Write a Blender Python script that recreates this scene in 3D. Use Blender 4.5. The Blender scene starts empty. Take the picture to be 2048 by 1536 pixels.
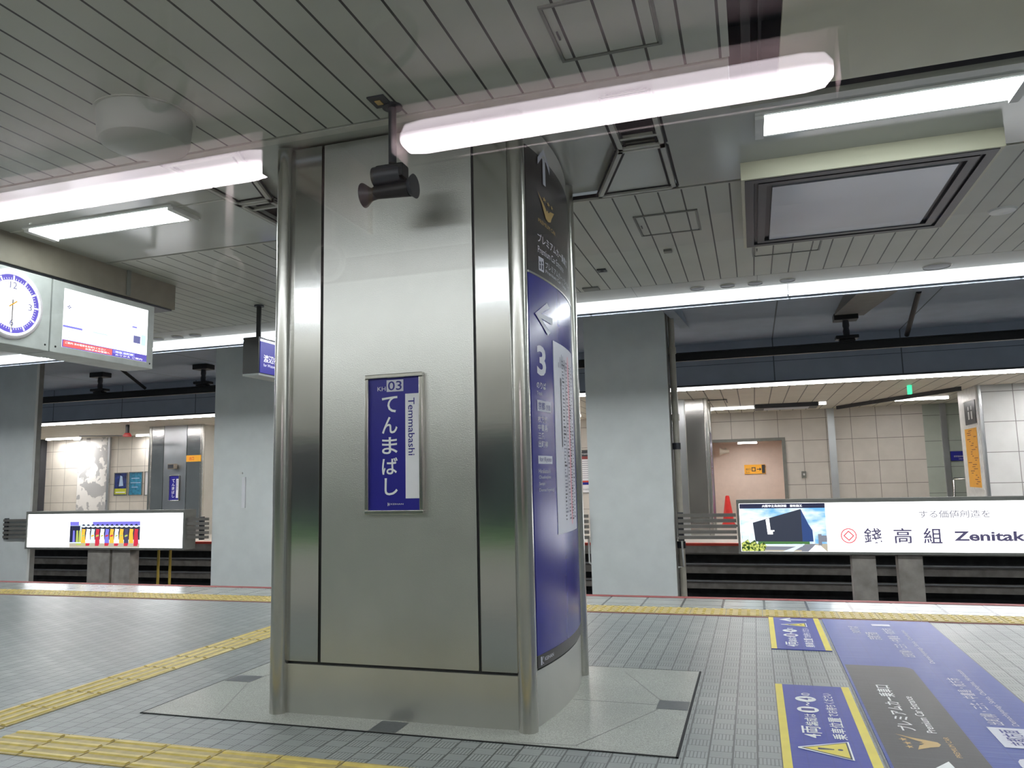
import bpy, math, random
from mathutils import Vector, Matrix

random.seed(4)
S = bpy.context.scene
COL = S.collection

# ------------------------------------------------------------------ camera, world, exposure
H = 1.19
YAW, PITCH, ROLL, FPX = -0.301612951, 0.123788338, 0.0227972132, 1529.66


def set_camera():
    cy, sy, cp, sp, cr, sr = (math.cos(YAW), math.sin(YAW), math.cos(PITCH), math.sin(PITCH), math.cos(ROLL), math.sin(ROLL))
    f = Vector((sy * cp, cy * cp, sp))
    r0 = Vector((cy, -sy, 0))
    d0 = f.cross(r0)
    r = cr * r0 + sr * d0
    d = -sr * r0 + cr * d0
    cam = bpy.data.cameras.new('camera')
    cam.sensor_width = 36
    cam.lens = 36 * FPX / 2048
    cam.clip_start = 0.02
    cam.clip_end = 200
    o = bpy.data.objects.new('camera', cam)
    u = -d
    b = -f
    o.matrix_world = Matrix(((r.x, u.x, b.x, 0), (r.y, u.y, b.y, 0), (r.z, u.z, b.z, H), (0, 0, 0, 1)))
    COL.objects.link(o)
    S.camera = o


set_camera()
w = bpy.data.worlds.new('world')
S.world = w
w.use_nodes = True
w.node_tree.nodes['Background'].inputs[0].default_value = (0.75, 0.85, 0.9, 1)
w.node_tree.nodes['Background'].inputs[1].default_value = 0.15
S.view_settings.view_transform = 'Standard'
S.view_settings.look = 'None'
S.view_settings.gamma = 1
S.view_settings.use_curve_mapping = False
S.view_settings.exposure = 0.4
S.cycles.use_denoising = True
S.cycles.max_bounces = 8
S.cycles.sample_clamp_indirect = 6

L_EDGE, L_BAY, L_OPP, L_TRAIN = 40.0, 13.0, 66.0, 24.0     # lamp strengths


# ------------------------------------------------------------------ materials
def sr(r, g, b):
    def c(v):
        v /= 255
        return v / 12.92 if v < 0.04045 else ((v + 0.055) / 1.055) ** 2.4
    return (c(r), c(g), c(b), 1)


class G:
    """tiny node helper"""
    def __init__(s, name):
        s.mat = bpy.data.materials.new(name)
        s.mat.use_nodes = True
        s.nt = s.mat.node_tree
        s.p = s.nt.nodes['Principled BSDF']

    def n(s, t, **k):
        x = s.nt.nodes.new(t)
        for a, v in k.items():
            setattr(x, a, v)
        return x

    def put(s, inp, v):
        if hasattr(v, 'is_linked') or isinstance(v, bpy.types.NodeSocket):
            s.nt.links.new(v, inp)
        else:
            inp.default_value = v

    def m(s, op, a, b=0.0, c=0.0):
        x = s.n('ShaderNodeMath', operation=op)
        for i, v in enumerate((a, b, c)):
            s.put(x.inputs[i], v)
        return x.outputs[0]

    def xyz(s):
        t = s.n('ShaderNodeTexCoord')
        q = s.n('ShaderNodeSeparateXYZ')
        s.nt.links.new(t.outputs['Object'], q.inputs[0])
        s.co = t.outputs['Object']
        return q.outputs

    def line(s, c, period, phase, width):
        fr = s.m('FRACT', s.m('DIVIDE', s.m('SUBTRACT', c, phase - width / 2), period))
        return s.m('LESS_THAN', fr, width / period)

    def noise(s, scale, detail=2, stretch=None, co=None):
        if co is None:
            t = s.n('ShaderNodeTexCoord')
            co = t.outputs['Object']
        if stretch:
            mp = s.n('ShaderNodeMapping')
            mp.inputs['Scale'].default_value = stretch
            s.nt.links.new(co, mp.inputs[0])
            co = mp.outputs[0]
        x = s.n('ShaderNodeTexNoise')
        x.inputs['Scale'].default_value = scale
        x.inputs['Detail'].default_value = detail
        s.nt.links.new(co, x.inputs['Vector'])
        return x.outputs['Fac']

    def mix(s, f, a, b):
        x = s.n('ShaderNodeMix', data_type='RGBA')
        s.put(x.inputs[0], f)
        s.put(x.inputs[6], a)
        s.put(x.inputs[7], b)
        return x.outputs[2]

    def ramp(s, v, lo, hi):
        x = s.n('ShaderNodeMapRange')
        s.put(x.inputs[0], v)
        for i, q in ((1, lo), (2, hi), (3, 0.0), (4, 1.0)):
            x.inputs[i].default_value = q
        return x.outputs[0]

    def bump(s, h, strength, dist=0.01):
        x = s.n('ShaderNodeBump')
        x.inputs['Strength'].default_value = strength
        x.inputs['Distance'].default_value = dist
        s.put(x.inputs['Height'], h)
        s.nt.links.new(x.outputs[0], s.p.inputs['Normal'])

    def set(s, **k):
        for a, v in k.items():
            s.put(s.p.inputs[a.replace('_', ' ')], v)
        return s.mat


def plain(name, col, rough=0.5, metal=0.0, var=0.06, scale=9, spec=0.5):
    """a painted, plastic or metal surface with slight mottling"""
    g = G(name)
    n = g.noise(scale, 4)
    dk = tuple(c * (1 - 2 * var) for c in col[:3]) + (1,)
    lt = tuple(min(1, c * (1 + var)) for c in col[:3]) + (1,)
    g.set(Base_Color=g.mix(g.ramp(n, 0.3, 0.7), dk, lt), Roughness=rough, Metallic=metal)
    g.p.inputs['Specular IOR Level'].default_value = spec
    return g.mat


def glow(name, col, strength):
    g = G(name)
    g.set(Base_Color=(0.02, 0.02, 0.02, 1), Roughness=0.4, Emission_Color=col, Emission_Strength=strength)
    return g.mat


def lamp(name, col, down, side):
    """tube behind a diffuser whose sides are dimmer than its open underside"""
    g = G(name)
    geo = g.n('ShaderNodeNewGeometry')
    q = g.n('ShaderNodeSeparateXYZ')
    g.nt.links.new(geo.outputs['Normal'], q.inputs[0])
    f = g.m('MAXIMUM', g.m('MULTIPLY', q.outputs[2], -1.0), 0.0)
    g.set(Base_Color=(0.02, 0.02, 0.02, 1), Roughness=0.4, Emission_Color=col, Emission_Strength=g.m('ADD', side, g.m('MULTIPLY', f, down - side)))
    return g.mat


def make_steel(name, base, rough, bscale, bstr, stretch=None, rv=0.08, metal=1.0):
    g = G(name)
    n = g.noise(bscale, 3, stretch)
    sm = g.noise(2.2, 3)
    g.set(Base_Color=g.mix(g.ramp(sm, 0.3, 0.7), tuple(c * 0.9 for c in base[:3]) + (1,), base), Metallic=metal,
          Roughness=g.m('ADD', rough - rv, g.m('MULTIPLY', sm, 2 * rv)))
    g.bump(n, bstr, 0.002)
    return g.mat


M = {}
M['white_lamp'] = glow('lamp_white', (0.9, 1.0, 0.97, 1), L_BAY)
M['edge_lamp'] = lamp('edge_lamp_white', (0.92, 0.97, 1.0, 1), L_EDGE, 1.0)
M['near_lamp'] = lamp('near_edge_lamp_white', (0.92, 0.97, 1.0, 1), 24.0, 3.2)
M['opp_lamp'] = lamp('far_lamp_white', (1.0, 0.97, 0.95, 1), L_OPP, 2.0)
M['train_lamp'] = lamp('train_lamp_pink_white', (1.0, 0.88, 0.95, 1), L_TRAIN * 1.5, L_TRAIN * 0.25)
M['ceil_grey'] = plain('ceiling_panel_grey', sr(184, 186, 179), 0.16, 0, 0.03, 3)
M['drum'] = plain('drum_grey', sr(172, 174, 168), 0.5, 0, 0.03, 3)
M['beige'] = plain('ceiling_panel_beige', sr(196, 193, 172), 0.4, 0, 0.03, 3)
M['trim_grey'] = plain('trim_grey', sr(190, 190, 182), 0.4)
M['dark'] = plain('dark_gap', sr(28, 28, 30), 0.8)
M['void'] = plain('void_concrete', sr(88, 88, 96), 0.9, 0, 0.15, 5)
M['black'] = plain('black_metal', sr(24, 24, 27), 0.45)
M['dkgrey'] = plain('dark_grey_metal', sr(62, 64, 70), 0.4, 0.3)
M['midgrey'] = plain('mid_grey_paint', sr(120, 121, 116), 0.5)
M['ltgrey'] = plain('light_grey_paint', sr(196, 199, 198), 0.45)
M['white'] = plain('white_paint', sr(226, 226, 224), 0.45)
M['fence'] = plain('fence_grey', sr(116, 113, 108), 0.5, 0.2)
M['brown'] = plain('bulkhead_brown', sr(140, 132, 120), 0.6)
M['blue'] = plain('sign_blue', sr(40, 38, 138), 0.32, 0, 0.03)
M['deepblue'] = plain('panel_blue', sr(44, 46, 140), 0.22, 0, 0.03)
M['panelblack'] = plain('panel_black', sr(52, 50, 50), 0.3, 0, 0.03)
M['signwhite'] = plain('sign_white', sr(232, 232, 236), 0.4, 0, 0.01)
M['signgrey'] = plain('sign_light_grey', sr(205, 205, 218), 0.4, 0, 0.01)
M['txtwhite'] = plain('letter_white', sr(236, 238, 238), 0.45, 0, 0.01)
M['txtdark'] = plain('letter_dark', sr(40, 40, 60), 0.45, 0, 0.01)
M['txtblue'] = plain('letter_blue', sr(48, 46, 130), 0.45, 0, 0.01)
M['txtfaint'] = plain('letter_faint', sr(120, 120, 140), 0.45, 0, 0.01)
M['gold'] = plain('emblem_gold', sr(196, 164, 104), 0.45, 0.1, 0.02)
M['orange'] = plain('sign_orange', sr(246, 178, 52), 0.4, 0, 0.02)
M['red'] = plain('red_plastic', sr(214, 40, 34), 0.4)
M['redtrim'] = plain('red_edge', sr(138, 58, 58), 0.55)
M['redbright'] = plain('red_edge_bright', sr(196, 66, 50), 0.55)
M['yellow'] = plain('tactile_yellow', sr(212, 190, 104), 0.35, 0, 0.08, 20)
M['yellow_base'] = plain('tactile_yellow_base', sr(186, 166, 106), 0.45, 0, 0.1, 20)
M['yellow_floor'] = plain('sticker_yellow', sr(226, 208, 66), 0.4, 0, 0.03)
M['yellowpole'] = plain('pole_yellow', sr(176, 150, 62), 0.5)
M['concrete'] = plain('track_concrete', sr(152, 146, 140), 0.85, 0, 0.15, 6)
M['darkconc'] = plain('track_dark', sr(56, 56, 58), 0.9, 0, 0.2, 6)
M['rail'] = plain('rail_steel', sr(150, 150, 152), 0.5, 0.2)
M['column_white'] = plain('column_paint', sr(222, 226, 225), 0.55, 0, 0.025, 4)
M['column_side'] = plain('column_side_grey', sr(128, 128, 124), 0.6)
M['trackceil'] = plain('track_ceiling_grey', sr(160, 174, 188), 0.7, 0, 0.05, 4)
M['pipe'] = plain('pipe_white', sr(196, 190, 176), 0.4)
M['pinkwall'] = plain('passage_wall_pink', sr(214, 196, 184), 0.5, 0, 0.02)
M['oppfloor'] = plain('far_platform_floor', sr(170, 166, 158), 0.4)
M['poster_dark'] = plain('poster_night', sr(36, 58, 128), 0.35, 0, 0.4, 7)
M['poster_lime'] = plain('poster_lime', sr(190, 196, 60), 0.35)
M['poster_teal'] = plain('poster_teal', sr(52, 138, 176), 0.35, 0, 0.25, 12)
M['poster_glow'] = plain('poster_pale', sr(170, 196, 226), 0.35)
M['trainwhite'] = plain('train_white', sr(232, 228, 218), 0.35)
M['traingreen'] = plain('train_dark_green', sr(70, 92, 92), 0.3)
M['trainlime'] = plain('train_lime', sr(92, 176, 56), 0.35)
M['trainin'] = plain('train_interior_cream', sr(150, 134, 132), 0.5)
M['trainpost'] = plain('train_poster_pink', sr(244, 206, 196), 0.5, 0, 0.2, 14)
M['trainamber'] = plain('train_poster_amber', sr(206, 168, 96), 0.5, 0, 0.2, 10)
M['strap'] = plain('strap_ivory', sr(228, 222, 214), 0.35)
M['chrome'] = plain('chrome_rail', sr(230, 224, 220), 0.18, 0.9, 0.01)
M['green_glow'] = glow('exit_green', (0.05, 0.9, 0.4, 1), 1.0)
M['red_glow'] = glow('alarm_red', (0.9, 0.05, 0.04, 1), 0.25)
M['ad_white'] = glow('lightbox_white', (0.97, 0.98, 1.0, 1), 2.2)
M['ad_red'] = glow('lightbox_red', sr(226, 96, 104), 0.9)
M['ad_ink'] = glow('lightbox_ink', sr(70, 66, 96), 1.0)
M['ad_faint'] = glow('lightbox_faint_ink', sr(138, 138, 150), 0.8)
M['ad_navy'] = glow('lightbox_navy', sr(28, 32, 62), 1.0)
M['ad_build'] = glow('lightbox_building', sr(44, 50, 66), 1.0)
M['ad_build2'] = glow('lightbox_building_blue', sr(40, 66, 120), 1.0)
M['ad_pale'] = glow('lightbox_pale', sr(214, 234, 248), 1.0)
M['ad_grey'] = glow('lightbox_grey', sr(120, 124, 136), 1.0)
M['ad_green'] = glow('lightbox_green', sr(70, 116, 62), 1.0)
M['ad_lime'] = glow('lightbox_lime', sr(176, 190, 92), 1.0)
M['ad_violet'] = glow('lightbox_violet', sr(120, 116, 216), 1.0)
M['ad_orange'] = glow('lightbox_orange', sr(255, 186, 62), 1.0)
M['ad_crimson'] = glow('lightbox_crimson', sr(196, 46, 66), 1.0)
M['ad_sand'] = glow('lightbox_sand', sr(176, 168, 150), 1.0)
M['sign_glow_blue'] = glow('lit_blue', sr(40, 34, 150), 0.8)
M['sign_glow_white'] = glow('lit_letters', sr(240, 240, 255), 1.0)
M['scr_white'] = glow('screen_white', (0.95, 0.97, 1.0, 1), 1.7)
M['scr_red'] = glow('screen_red', sr(246, 96, 92), 1.0)
M['scr_blue'] = glow('screen_blue', sr(126, 124, 220), 1.0)
M['scr_violet'] = glow('screen_violet', sr(84, 70, 176), 1.0)
M['scr_pale'] = glow('screen_pale', sr(196, 222, 238), 1.0)
M['scr_ink'] = glow('screen_ink', sr(96, 98, 150), 1.0)
M['clk_blue'] = glow('clock_blue', sr(104, 92, 206), 0.9)
M['clk_rim'] = plain('clock_rim', sr(232, 226, 232), 0.3)
M['hand'] = plain('clock_hand', sr(60, 50, 50), 0.5)

M['steel_mid'] = make_steel('steel_embossed', (0.66, 0.66, 0.63, 1), 0.31, 230, 0.5, None, 0.04, 1.0)
M['steel_strip'] = make_steel('steel_polished', (0.60, 0.60, 0.585, 1), 0.16, 3.0, 0.12, (1, 1, 4), 0.03)
M['steel_tube'] = make_steel('steel_tube', (0.58, 0.57, 0.535, 1), 0.24, 40, 0.02, (1, 1, 0.1), 0.04)
M['steel_base'] = make_steel('steel_base', (0.66, 0.66, 0.63, 1), 0.33, 90, 0.08, (1, 1, 1), 0.05, 0.9)
M['steel_far'] = make_steel('steel_far', (0.62, 0.64, 0.66, 1), 0.3, 60, 0.1)
M['pane_grey'] = plain('pale_panel', sr(192, 196, 206), 0.28, 0.15, 0.05, 1.5)


def lined(name, col, dark, rough, lines, bumpy=0.25, mottle=0.05, mscale=3.0):
    """panelled surface: lines = (axis, period, phase, width)"""
    g = G(name)
    xyz = g.xyz()
    mask = None
    for ax, per, ph, wd in lines:
        q = g.line(xyz[ax], per, ph, wd)
        mask = q if mask is None else g.m('MAXIMUM', mask, q)
    n = g.noise(mscale, 4)
    c = g.mix(g.ramp(n, 0.3, 0.7), tuple(x * (1 - mottle) for x in col[:3]) + (1,), tuple(min(1, x * (1 + mottle)) for x in col[:3]) + (1,))
    g.set(Base_Color=g.mix(mask, c, dark), Roughness=rough)
    g.bump(g.m('SUBTRACT', 1.0, mask), bumpy, 0.004)
    return g.mat


DK = sr(40, 40, 38)
M['slat'] = lined('ceiling_slats', sr(184, 186, 177), DK, 0.45, [(0, 0.1555, -0.812, 0.012)])
M['slat_far'] = lined('ceiling_slats_far', sr(184, 186, 177), DK, 0.45, [(0, 0.1530, -0.195, 0.011)])
M['band'] = lined('ceiling_band', sr(170, 172, 166), sr(110, 110, 106), 0.4, [(0, 1.2, -1.06, 0.006)])
M['opp_ceil'] = lined('far_ceiling_slats', sr(206, 200, 186), sr(100, 96, 88), 0.5, [(0, 0.30, 0.1, 0.02)])
M['opp_wall'] = lined('far_wall_tiles', sr(206, 200, 192), sr(128, 124, 118), 0.35, [(0, 0.555, 0.077, 0.012), (2, 0.534, 1.435, 0.012)])
M['opp_wall_b'] = lined('block_wall_tiles', sr(204, 206, 206), sr(120, 120, 120), 0.3, [(0, 0.62, 4.60, 0.012), (2, 0.555, 2.035, 0.012)])
M['opp_wall_l'] = lined('left_wall_tiles', sr(214, 208, 198), sr(150, 146, 138), 0.35, [(0, 0.50, -20.03, 0.014), (2, 0.515, 1.82, 0.014)])
M['greenwall'] = lined('wall_panel_sage', sr(168, 176, 166), sr(110, 114, 108), 0.4, [(2, 0.60, 1.25, 0.012)])
M['bulk'] = lined('bulkhead_panels', sr(166, 176, 192), sr(94, 100, 110), 0.6, [(0, 2.05, 0.45, 0.02), (2, 0.6, 3.16, 0.01)])
M['tceil'] = lined('track_ceiling_panels', sr(166, 180, 196), sr(94, 102, 112), 0.7, [(0, 2.05, 0.45, 0.02)])
M['edgepave'] = lined('edge_paving', sr(150, 152, 148), sr(92, 94, 92), 0.22, [(0, 0.362, 0.02, 0.02), (1, 0.24, 7.40, 0.012)])


def make_floor():
    g = G('platform_tiles')
    x, y, z = g.xyz()
    col = g.m('FLOOR', g.m('DIVIDE', g.m('SUBTRACT', x, 0.045), 0.1))
    off = g.m('FRACT', g.m('MULTIPLY', col, 0.37))
    v = g.m('ADD', g.m('DIVIDE', y, 0.155), off)
    fv = g.m('FRACT', v)
    half = g.m('LESS_THAN', fv, 0.5)
    joint = g.line(x, 0.1, 0.045, 0.008)
    rj = g.m('LESS_THAN', g.m('FRACT', v), 0.035)
    rj2 = g.m('LESS_THAN', g.m('FRACT', g.m('ADD', v, 0.5)), 0.03)
    ribx = g.m('MULTIPLY', half, g.line(x, 0.0158, 0.045, 0.0045))
    riby = g.m('MULTIPLY', g.m('SUBTRACT', 1.0, half), g.line(y, 0.0135, 0.0, 0.0035))
    rib = g.m('MAXIMUM', ribx, g.m('MULTIPLY', riby, 0.55))
    jt = g.m('MAXIMUM', joint, g.m('MULTIPLY', g.m('MAXIMUM', rj, rj2), 0.7))
    tn = g.n('ShaderNodeTexWhiteNoise', noise_dimensions='2D')
    cv = g.n('ShaderNodeCombineXYZ')
    g.put(cv.inputs[0], col)
    g.put(cv.inputs[1], g.m('FLOOR', v))
    g.nt.links.new(cv.outputs[0], tn.inputs['Vector'])
    big = g.noise(1.3, 4)
    base = g.mix(tn.outputs['Value'], sr(140, 145, 144), sr(158, 163, 161))
    base = g.mix(g.ramp(big, 0.35, 0.75), base, sr(136, 141, 141))
    base = g.mix(g.m('MULTIPLY', rib, 0.85), base, sr(84, 89, 87))
    base = g.mix(g.m('MULTIPLY', jt, 0.9), base, sr(66, 70, 68))
    wav = g.noise(9.0, 2, (0.5, 2.0, 1.0))
    h = g.m('ADD', g.m('MULTIPLY', g.m('MAXIMUM', jt, g.m('MULTIPLY', rib, 0.7)), -1.0), g.m('MULTIPLY', wav, 0.25))
    g.set(Base_Color=base, Roughness=g.m('ADD', 0.26, g.m('MULTIPLY', g.noise(2.0, 3), 0.14)))
    g.bump(h, 0.12, 0.003)
    return g.mat


M['floor'] = make_floor()


def make_granite():
    g = G('granite')
    n = g.noise(180, 3)
    b = g.noise(2.0, 3)
    c = g.mix(g.ramp(n, 0.35, 0.65), sr(158, 160, 153), sr(192, 194, 187))
    c = g.mix(g.m('MULTIPLY', g.ramp(b, 0.4, 0.7), 0.25), c, sr(140, 142, 138))
    g.set(Base_Color=c, Roughness=0.24)
    return g.mat


M['granite'] = make_granite()
M['granite_dark'] = plain('granite_dark', sr(84, 88, 92), 0.3, 0, 0.1, 60)


def make_floorblue(name, col, worn):
    g = G(name)
    x, y, z = g.xyz()
    st = g.noise(7.0, 4, (0.35, 9.0, 1.0))
    gr = g.m('MAXIMUM', g.line(x, 0.1, 0.045, 0.006), g.line(y, 0.078, 0.0, 0.004))
    c = g.mix(g.ramp(st, 0.50, 0.80), col, worn)
    c = g.mix(g.m('MULTIPLY', gr, 0.25), c, tuple(v * 0.5 for v in col[:3]) + (1,))
    g.set(Base_Color=c, Roughness=0.34)
    g.p.inputs['Specular IOR Level'].default_value = 0.35
    g.bump(g.m('ADD', g.m('MULTIPLY', gr, -0.6), g.m('MULTIPLY', st, 0.5)), 0.15, 0.004)
    return g.mat


M['fblue'] = make_floorblue('floor_sticker_blue', sr(40, 66, 152), sr(78, 102, 168))
M['fblue2'] = make_floorblue('floor_sticker_royal', sr(32, 50, 156), sr(52, 70, 160))
M['fblack'] = make_floorblue('floor_sticker_black', sr(42, 44, 48), sr(60, 62, 66))


def make_mural():
    g = G('mural_floral')
    n = g.noise(3.0, 5)
    g.set(Base_Color=g.mix(g.ramp(n, 0.5, 0.53), sr(232, 230, 226), sr(176, 176, 176)), Roughness=0.4)
    return g.mat


M['mural'] = make_mural()


def make_sky():
    g = G('lightbox_sky')
    n = g.noise(3.2, 5, (1.0, 1.0, 2.6))
    g.set(Base_Color=(0, 0, 0, 1), Emission_Color=g.mix(g.ramp(n, 0.38, 0.62), sr(110, 178, 236), sr(240, 250, 255)), Emission_Strength=1.0)
    return g.mat


M['ad_sky'] = make_sky()


def make_bush():
    g = G('lightbox_bush')
    n = g.noise(38, 3)
    g.set(Base_Color=(0, 0, 0, 1), Emission_Color=g.mix(g.ramp(n, 0.42, 0.58), sr(38, 66, 30), sr(196, 206, 110)), Emission_Strength=1.0)
    return g.mat


M['ad_bush'] = make_bush()


def make_glass():
    m = bpy.data.materials.new('window_glass')
    m.use_nodes = True
    nt = m.node_tree
    nt.nodes.remove(nt.nodes['Principled BSDF'])
    t = nt.nodes.new('ShaderNodeBsdfTransparent')
    gl = nt.nodes.new('ShaderNodeBsdfGlossy')
    gl.inputs['Roughness'].default_value = 0.0
    mx = nt.nodes.new('ShaderNodeMixShader')
    mx.inputs[0].default_value = 0.045
    nt.links.new(t.outputs[0], mx.inputs[1])
    nt.links.new(gl.outputs[0], mx.inputs[2])
    nt.links.new(mx.outputs[0], nt.nodes['Material Output'].inputs[0])
    return m


M['glass'] = make_glass()


# ------------------------------------------------------------------ mesh builder
class MB:
    def __init__(s):
        s.v, s.f, s.fm, s.mats, s.sm = [], [], [], [], []

    def mi(s, m):
        if m not in s.mats:
            s.mats.append(m)
        return s.mats.index(m)

    def face(s, pts, m, smooth=False):
        b = len(s.v)
        s.v += [tuple(p) for p in pts]
        s.f.append(tuple(range(b, b + len(pts))))
        s.fm.append(s.mi(m))
        s.sm.append(smooth)

    def raw(s, vs, fs, m, smooth=False):
        b = len(s.v)
        s.v += [tuple(p) for p in vs]
        i = s.mi(m)
        for f in fs:
            s.f.append(tuple(b + k for k in f))
            s.fm.append(i)
            s.sm.append(smooth)
        return s

    def box(s, x0, x1, y0, y1, z0, z1, m):
        vs = [(x, y, z) for x in (x0, x1) for y in (y0, y1) for z in (z0, z1)]
        return s.raw(vs, [(0, 1, 3, 2), (4, 6, 7, 5), (0, 4, 5, 1), (2, 3, 7, 6), (0, 2, 6, 4), (1, 5, 7, 3)], m)

    def prism(s, poly, z0, z1, m, axis=2):
        """poly of 2D points extruded along axis (2: xy->z, 1: xz->y, 0: yz->x)"""
        n = len(poly)
        def P(p, h):
            return (p[0], p[1], h) if axis == 2 else ((p[0], h, p[1]) if axis == 1 else (h, p[0], p[1]))
        vs = [P(p, z0) for p in poly] + [P(p, z1) for p in poly]
        fs = [tuple(range(n - 1, -1, -1)), tuple(range(n, 2 * n))] + [(i, (i + 1) % n, n + (i + 1) % n, n + i) for i in range(n)]
        return s.raw(vs, fs, m)

    def lathe(s, prof, c, m, axis=2, n=32, cap=True):
        """prof = [(r, h)] along axis through c"""
        vs, fs = [], []
        for r, h in prof:
            for i in range(n):
                a = 2 * math.pi * i / n
                p = (r * math.cos(a), r * math.sin(a))
                q = (p[0], p[1], h) if axis == 2 else ((p[0], h, p[1]) if axis == 1 else (h, p[0], p[1]))
                vs.append((c[0] + q[0], c[1] + q[1], c[2] + q[2]))
        for k in range(len(prof) - 1):
            for i in range(n):
                fs.append((k * n + i, k * n + (i + 1) % n, (k + 1) * n + (i + 1) % n, (k + 1) * n + i))
        s.raw(vs, fs, m, True)
        if cap:
            s.raw(vs[:n], [tuple(range(n))], m)
            s.raw(vs[-n:], [tuple(range(n))], m)
        return s

    def tube(s, pts, r, m, n=10):
        pts = [Vector(p) for p in pts]
        vs, fs = [], []
        for k, p in enumerate(pts):
            d = (pts[min(k + 1, len(pts) - 1)] - pts[max(k - 1, 0)]).normalized()
            a = d.cross(Vector((0, 0, 1)) if abs(d.z) < 0.9 else Vector((1, 0, 0))).normalized()
            b = d.cross(a)
            for i in range(n):
                t = 2 * math.pi * i / n
                vs.append(p + r * (math.cos(t) * a + math.sin(t) * b))
        for k in range(len(pts) - 1):
            for i in range(n):
                fs.append((k * n + i, k * n + (i + 1) % n, (k + 1) * n + (i + 1) % n, (k + 1) * n + i))
        s.raw(vs, fs, m, True)
        s.raw(vs[:n], [tuple(range(n))], m)
        s.raw(vs[-n:], [tuple(range(n))], m)
        return s

    def torus(s, c, R, r, m, nrm='y', n=40, k=10):
        vs, fs = [], []
        for i in range(n):
            a = 2 * math.pi * i / n
            for j in range(k):
                b = 2 * math.pi * j / k
                q = ((R + r * math.cos(b)) * math.cos(a), r * math.sin(b), (R + r * math.cos(b)) * math.sin(a))
                if nrm == 'x':
                    q = (q[1], q[0], q[2])
                vs.append((c[0] + q[0], c[1] + q[1], c[2] + q[2]))
        for i in range(n):
            for j in range(k):
                fs.append((i * k + j, ((i + 1) % n) * k + j, ((i + 1) % n) * k + (j + 1) % k, i * k + (j + 1) % k))
        return s.raw(vs, fs, m, True)

    def flat(s, fr, poly, m):
        """polygon given in frame coordinates"""
        s.face([fr(u, v) for u, v in poly], m)
        return s

    def rect(s, fr, u0, v0, u1, v1, m, nu=1):
        for k in range(nu):
            a = u0 + (u1 - u0) * k / nu
            b = u0 + (u1 - u0) * (k + 1) / nu
            s.face([fr(a, v0), fr(b, v0), fr(b, v1), fr(a, v1)], m)
        return s

    def disc(s, fr, cu, cv, r0, r1, m, n=40, a0=0, a1=360):
        for i in range(n):
            a = math.radians(a0 + (a1 - a0) * i / n)
            b = math.radians(a0 + (a1 - a0) * (i + 1) / n)
            q = [(cu + r1 * math.cos(a), cv + r1 * math.sin(a)), (cu + r1 * math.cos(b), cv + r1 * math.sin(b))]
            if r0 > 0:
                q += [(cu + r0 * math.cos(b), cv + r0 * math.sin(b)), (cu + r0 * math.cos(a), cv + r0 * math.sin(a))]
            else:
                q += [(cu, cv)]
            s.flat(fr, q, m)
        return s

    def text(s, st, fr, u, v, width, height, m, bold=0.0, rot=0):
        """lettering fitted into the box (u, v, width, height) of a frame; rot=-90 reads downwards"""
        vs, fs = glyphs(st, bold)
        if not vs:
            return s
        xs = [p[0] for p in vs]
        ys = [p[1] for p in vs]
        x0, x1, y0, y1 = min(xs), max(xs), min(ys), max(ys)
        out = []
        for p in vs:
            a, b = (p[0] - x0) / max(1e-6, x1 - x0), (p[1] - y0) / max(1e-6, y1 - y0)
            if rot == -90:
                a, b = b, 1 - a
            out.append(fr(u + a * width, v + b * height))
        return s.raw(out, fs, m)

    def build(s, name, parent=None, bevel=0, **props):
        me = bpy.data.meshes.new(name)
        me.from_pydata(s.v, [], s.f)
        for m in s.mats:
            me.materials.append(M[m])
        me.polygons.foreach_set('material_index', s.fm)
        me.polygons.foreach_set('use_smooth', s.sm)
        me.validate()
        me.update()
        o = bpy.data.objects.new(name, me)
        COL.objects.link(o)
        if parent:
            o.parent = parent
            o.matrix_parent_inverse = Matrix.Translation(-Vector(parent.location))
        if bevel:
            b = o.modifiers.new('bevel', 'BEVEL')
            b.width = bevel
            b.segments = 2
            b.limit_method = 'ANGLE'
            b.angle_limit = math.radians(50)
        for k, v in props.items():
            o[k] = v
        return o


_gc = {}
_tc = bpy.data.curves.new('lettering', 'FONT')
_to = bpy.data.objects.new('lettering', _tc)
COL.objects.link(_to)


def glyphs(st, bold):
    k = (st, bold)
    if k not in _gc:
        _tc.body = st
        _tc.offset = bold
        _tc.resolution_u = 3
        bpy.context.view_layer.update()
        e = _to.evaluated_get(bpy.context.evaluated_depsgraph_get())
        me = e.to_mesh()
        _gc[k] = ([tuple(v.co) for v in me.vertices], [tuple(p.vertices) for p in me.polygons])
        e.to_mesh_clear()
    return _gc[k]


def thing(name, loc, label, cat, group=None):
    o = bpy.data.objects.new(name, None)
    o.empty_display_size = 0.1
    o.location = loc
    COL.objects.link(o)
    return tag(o, label, cat, group)


def tag(o, label, cat, group=None):
    o['label'] = label
    o['category'] = cat
    if group:
        o['group'] = group
    return o


def struct(mb, name, **k):
    return mb.build(name, kind='structure', **k)


def fr_south(y):                       # face looking towards -Y
    return lambda u, v: (u, y, v)


def fr_east(x):                        # face looking towards +X, u runs along +Y
    return lambda u, v: (x, u, v)


def fr_floor(z):                       # lettering that reads along +Y on the floor: u = Y, v = -X
    return lambda u, v: (-v, u, z)


CZ = 3.06                              # ceiling height of this platform
OZ = 2.72                              # ceiling height of the far platform
XL, XR = -15.0, 7.0

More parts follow.
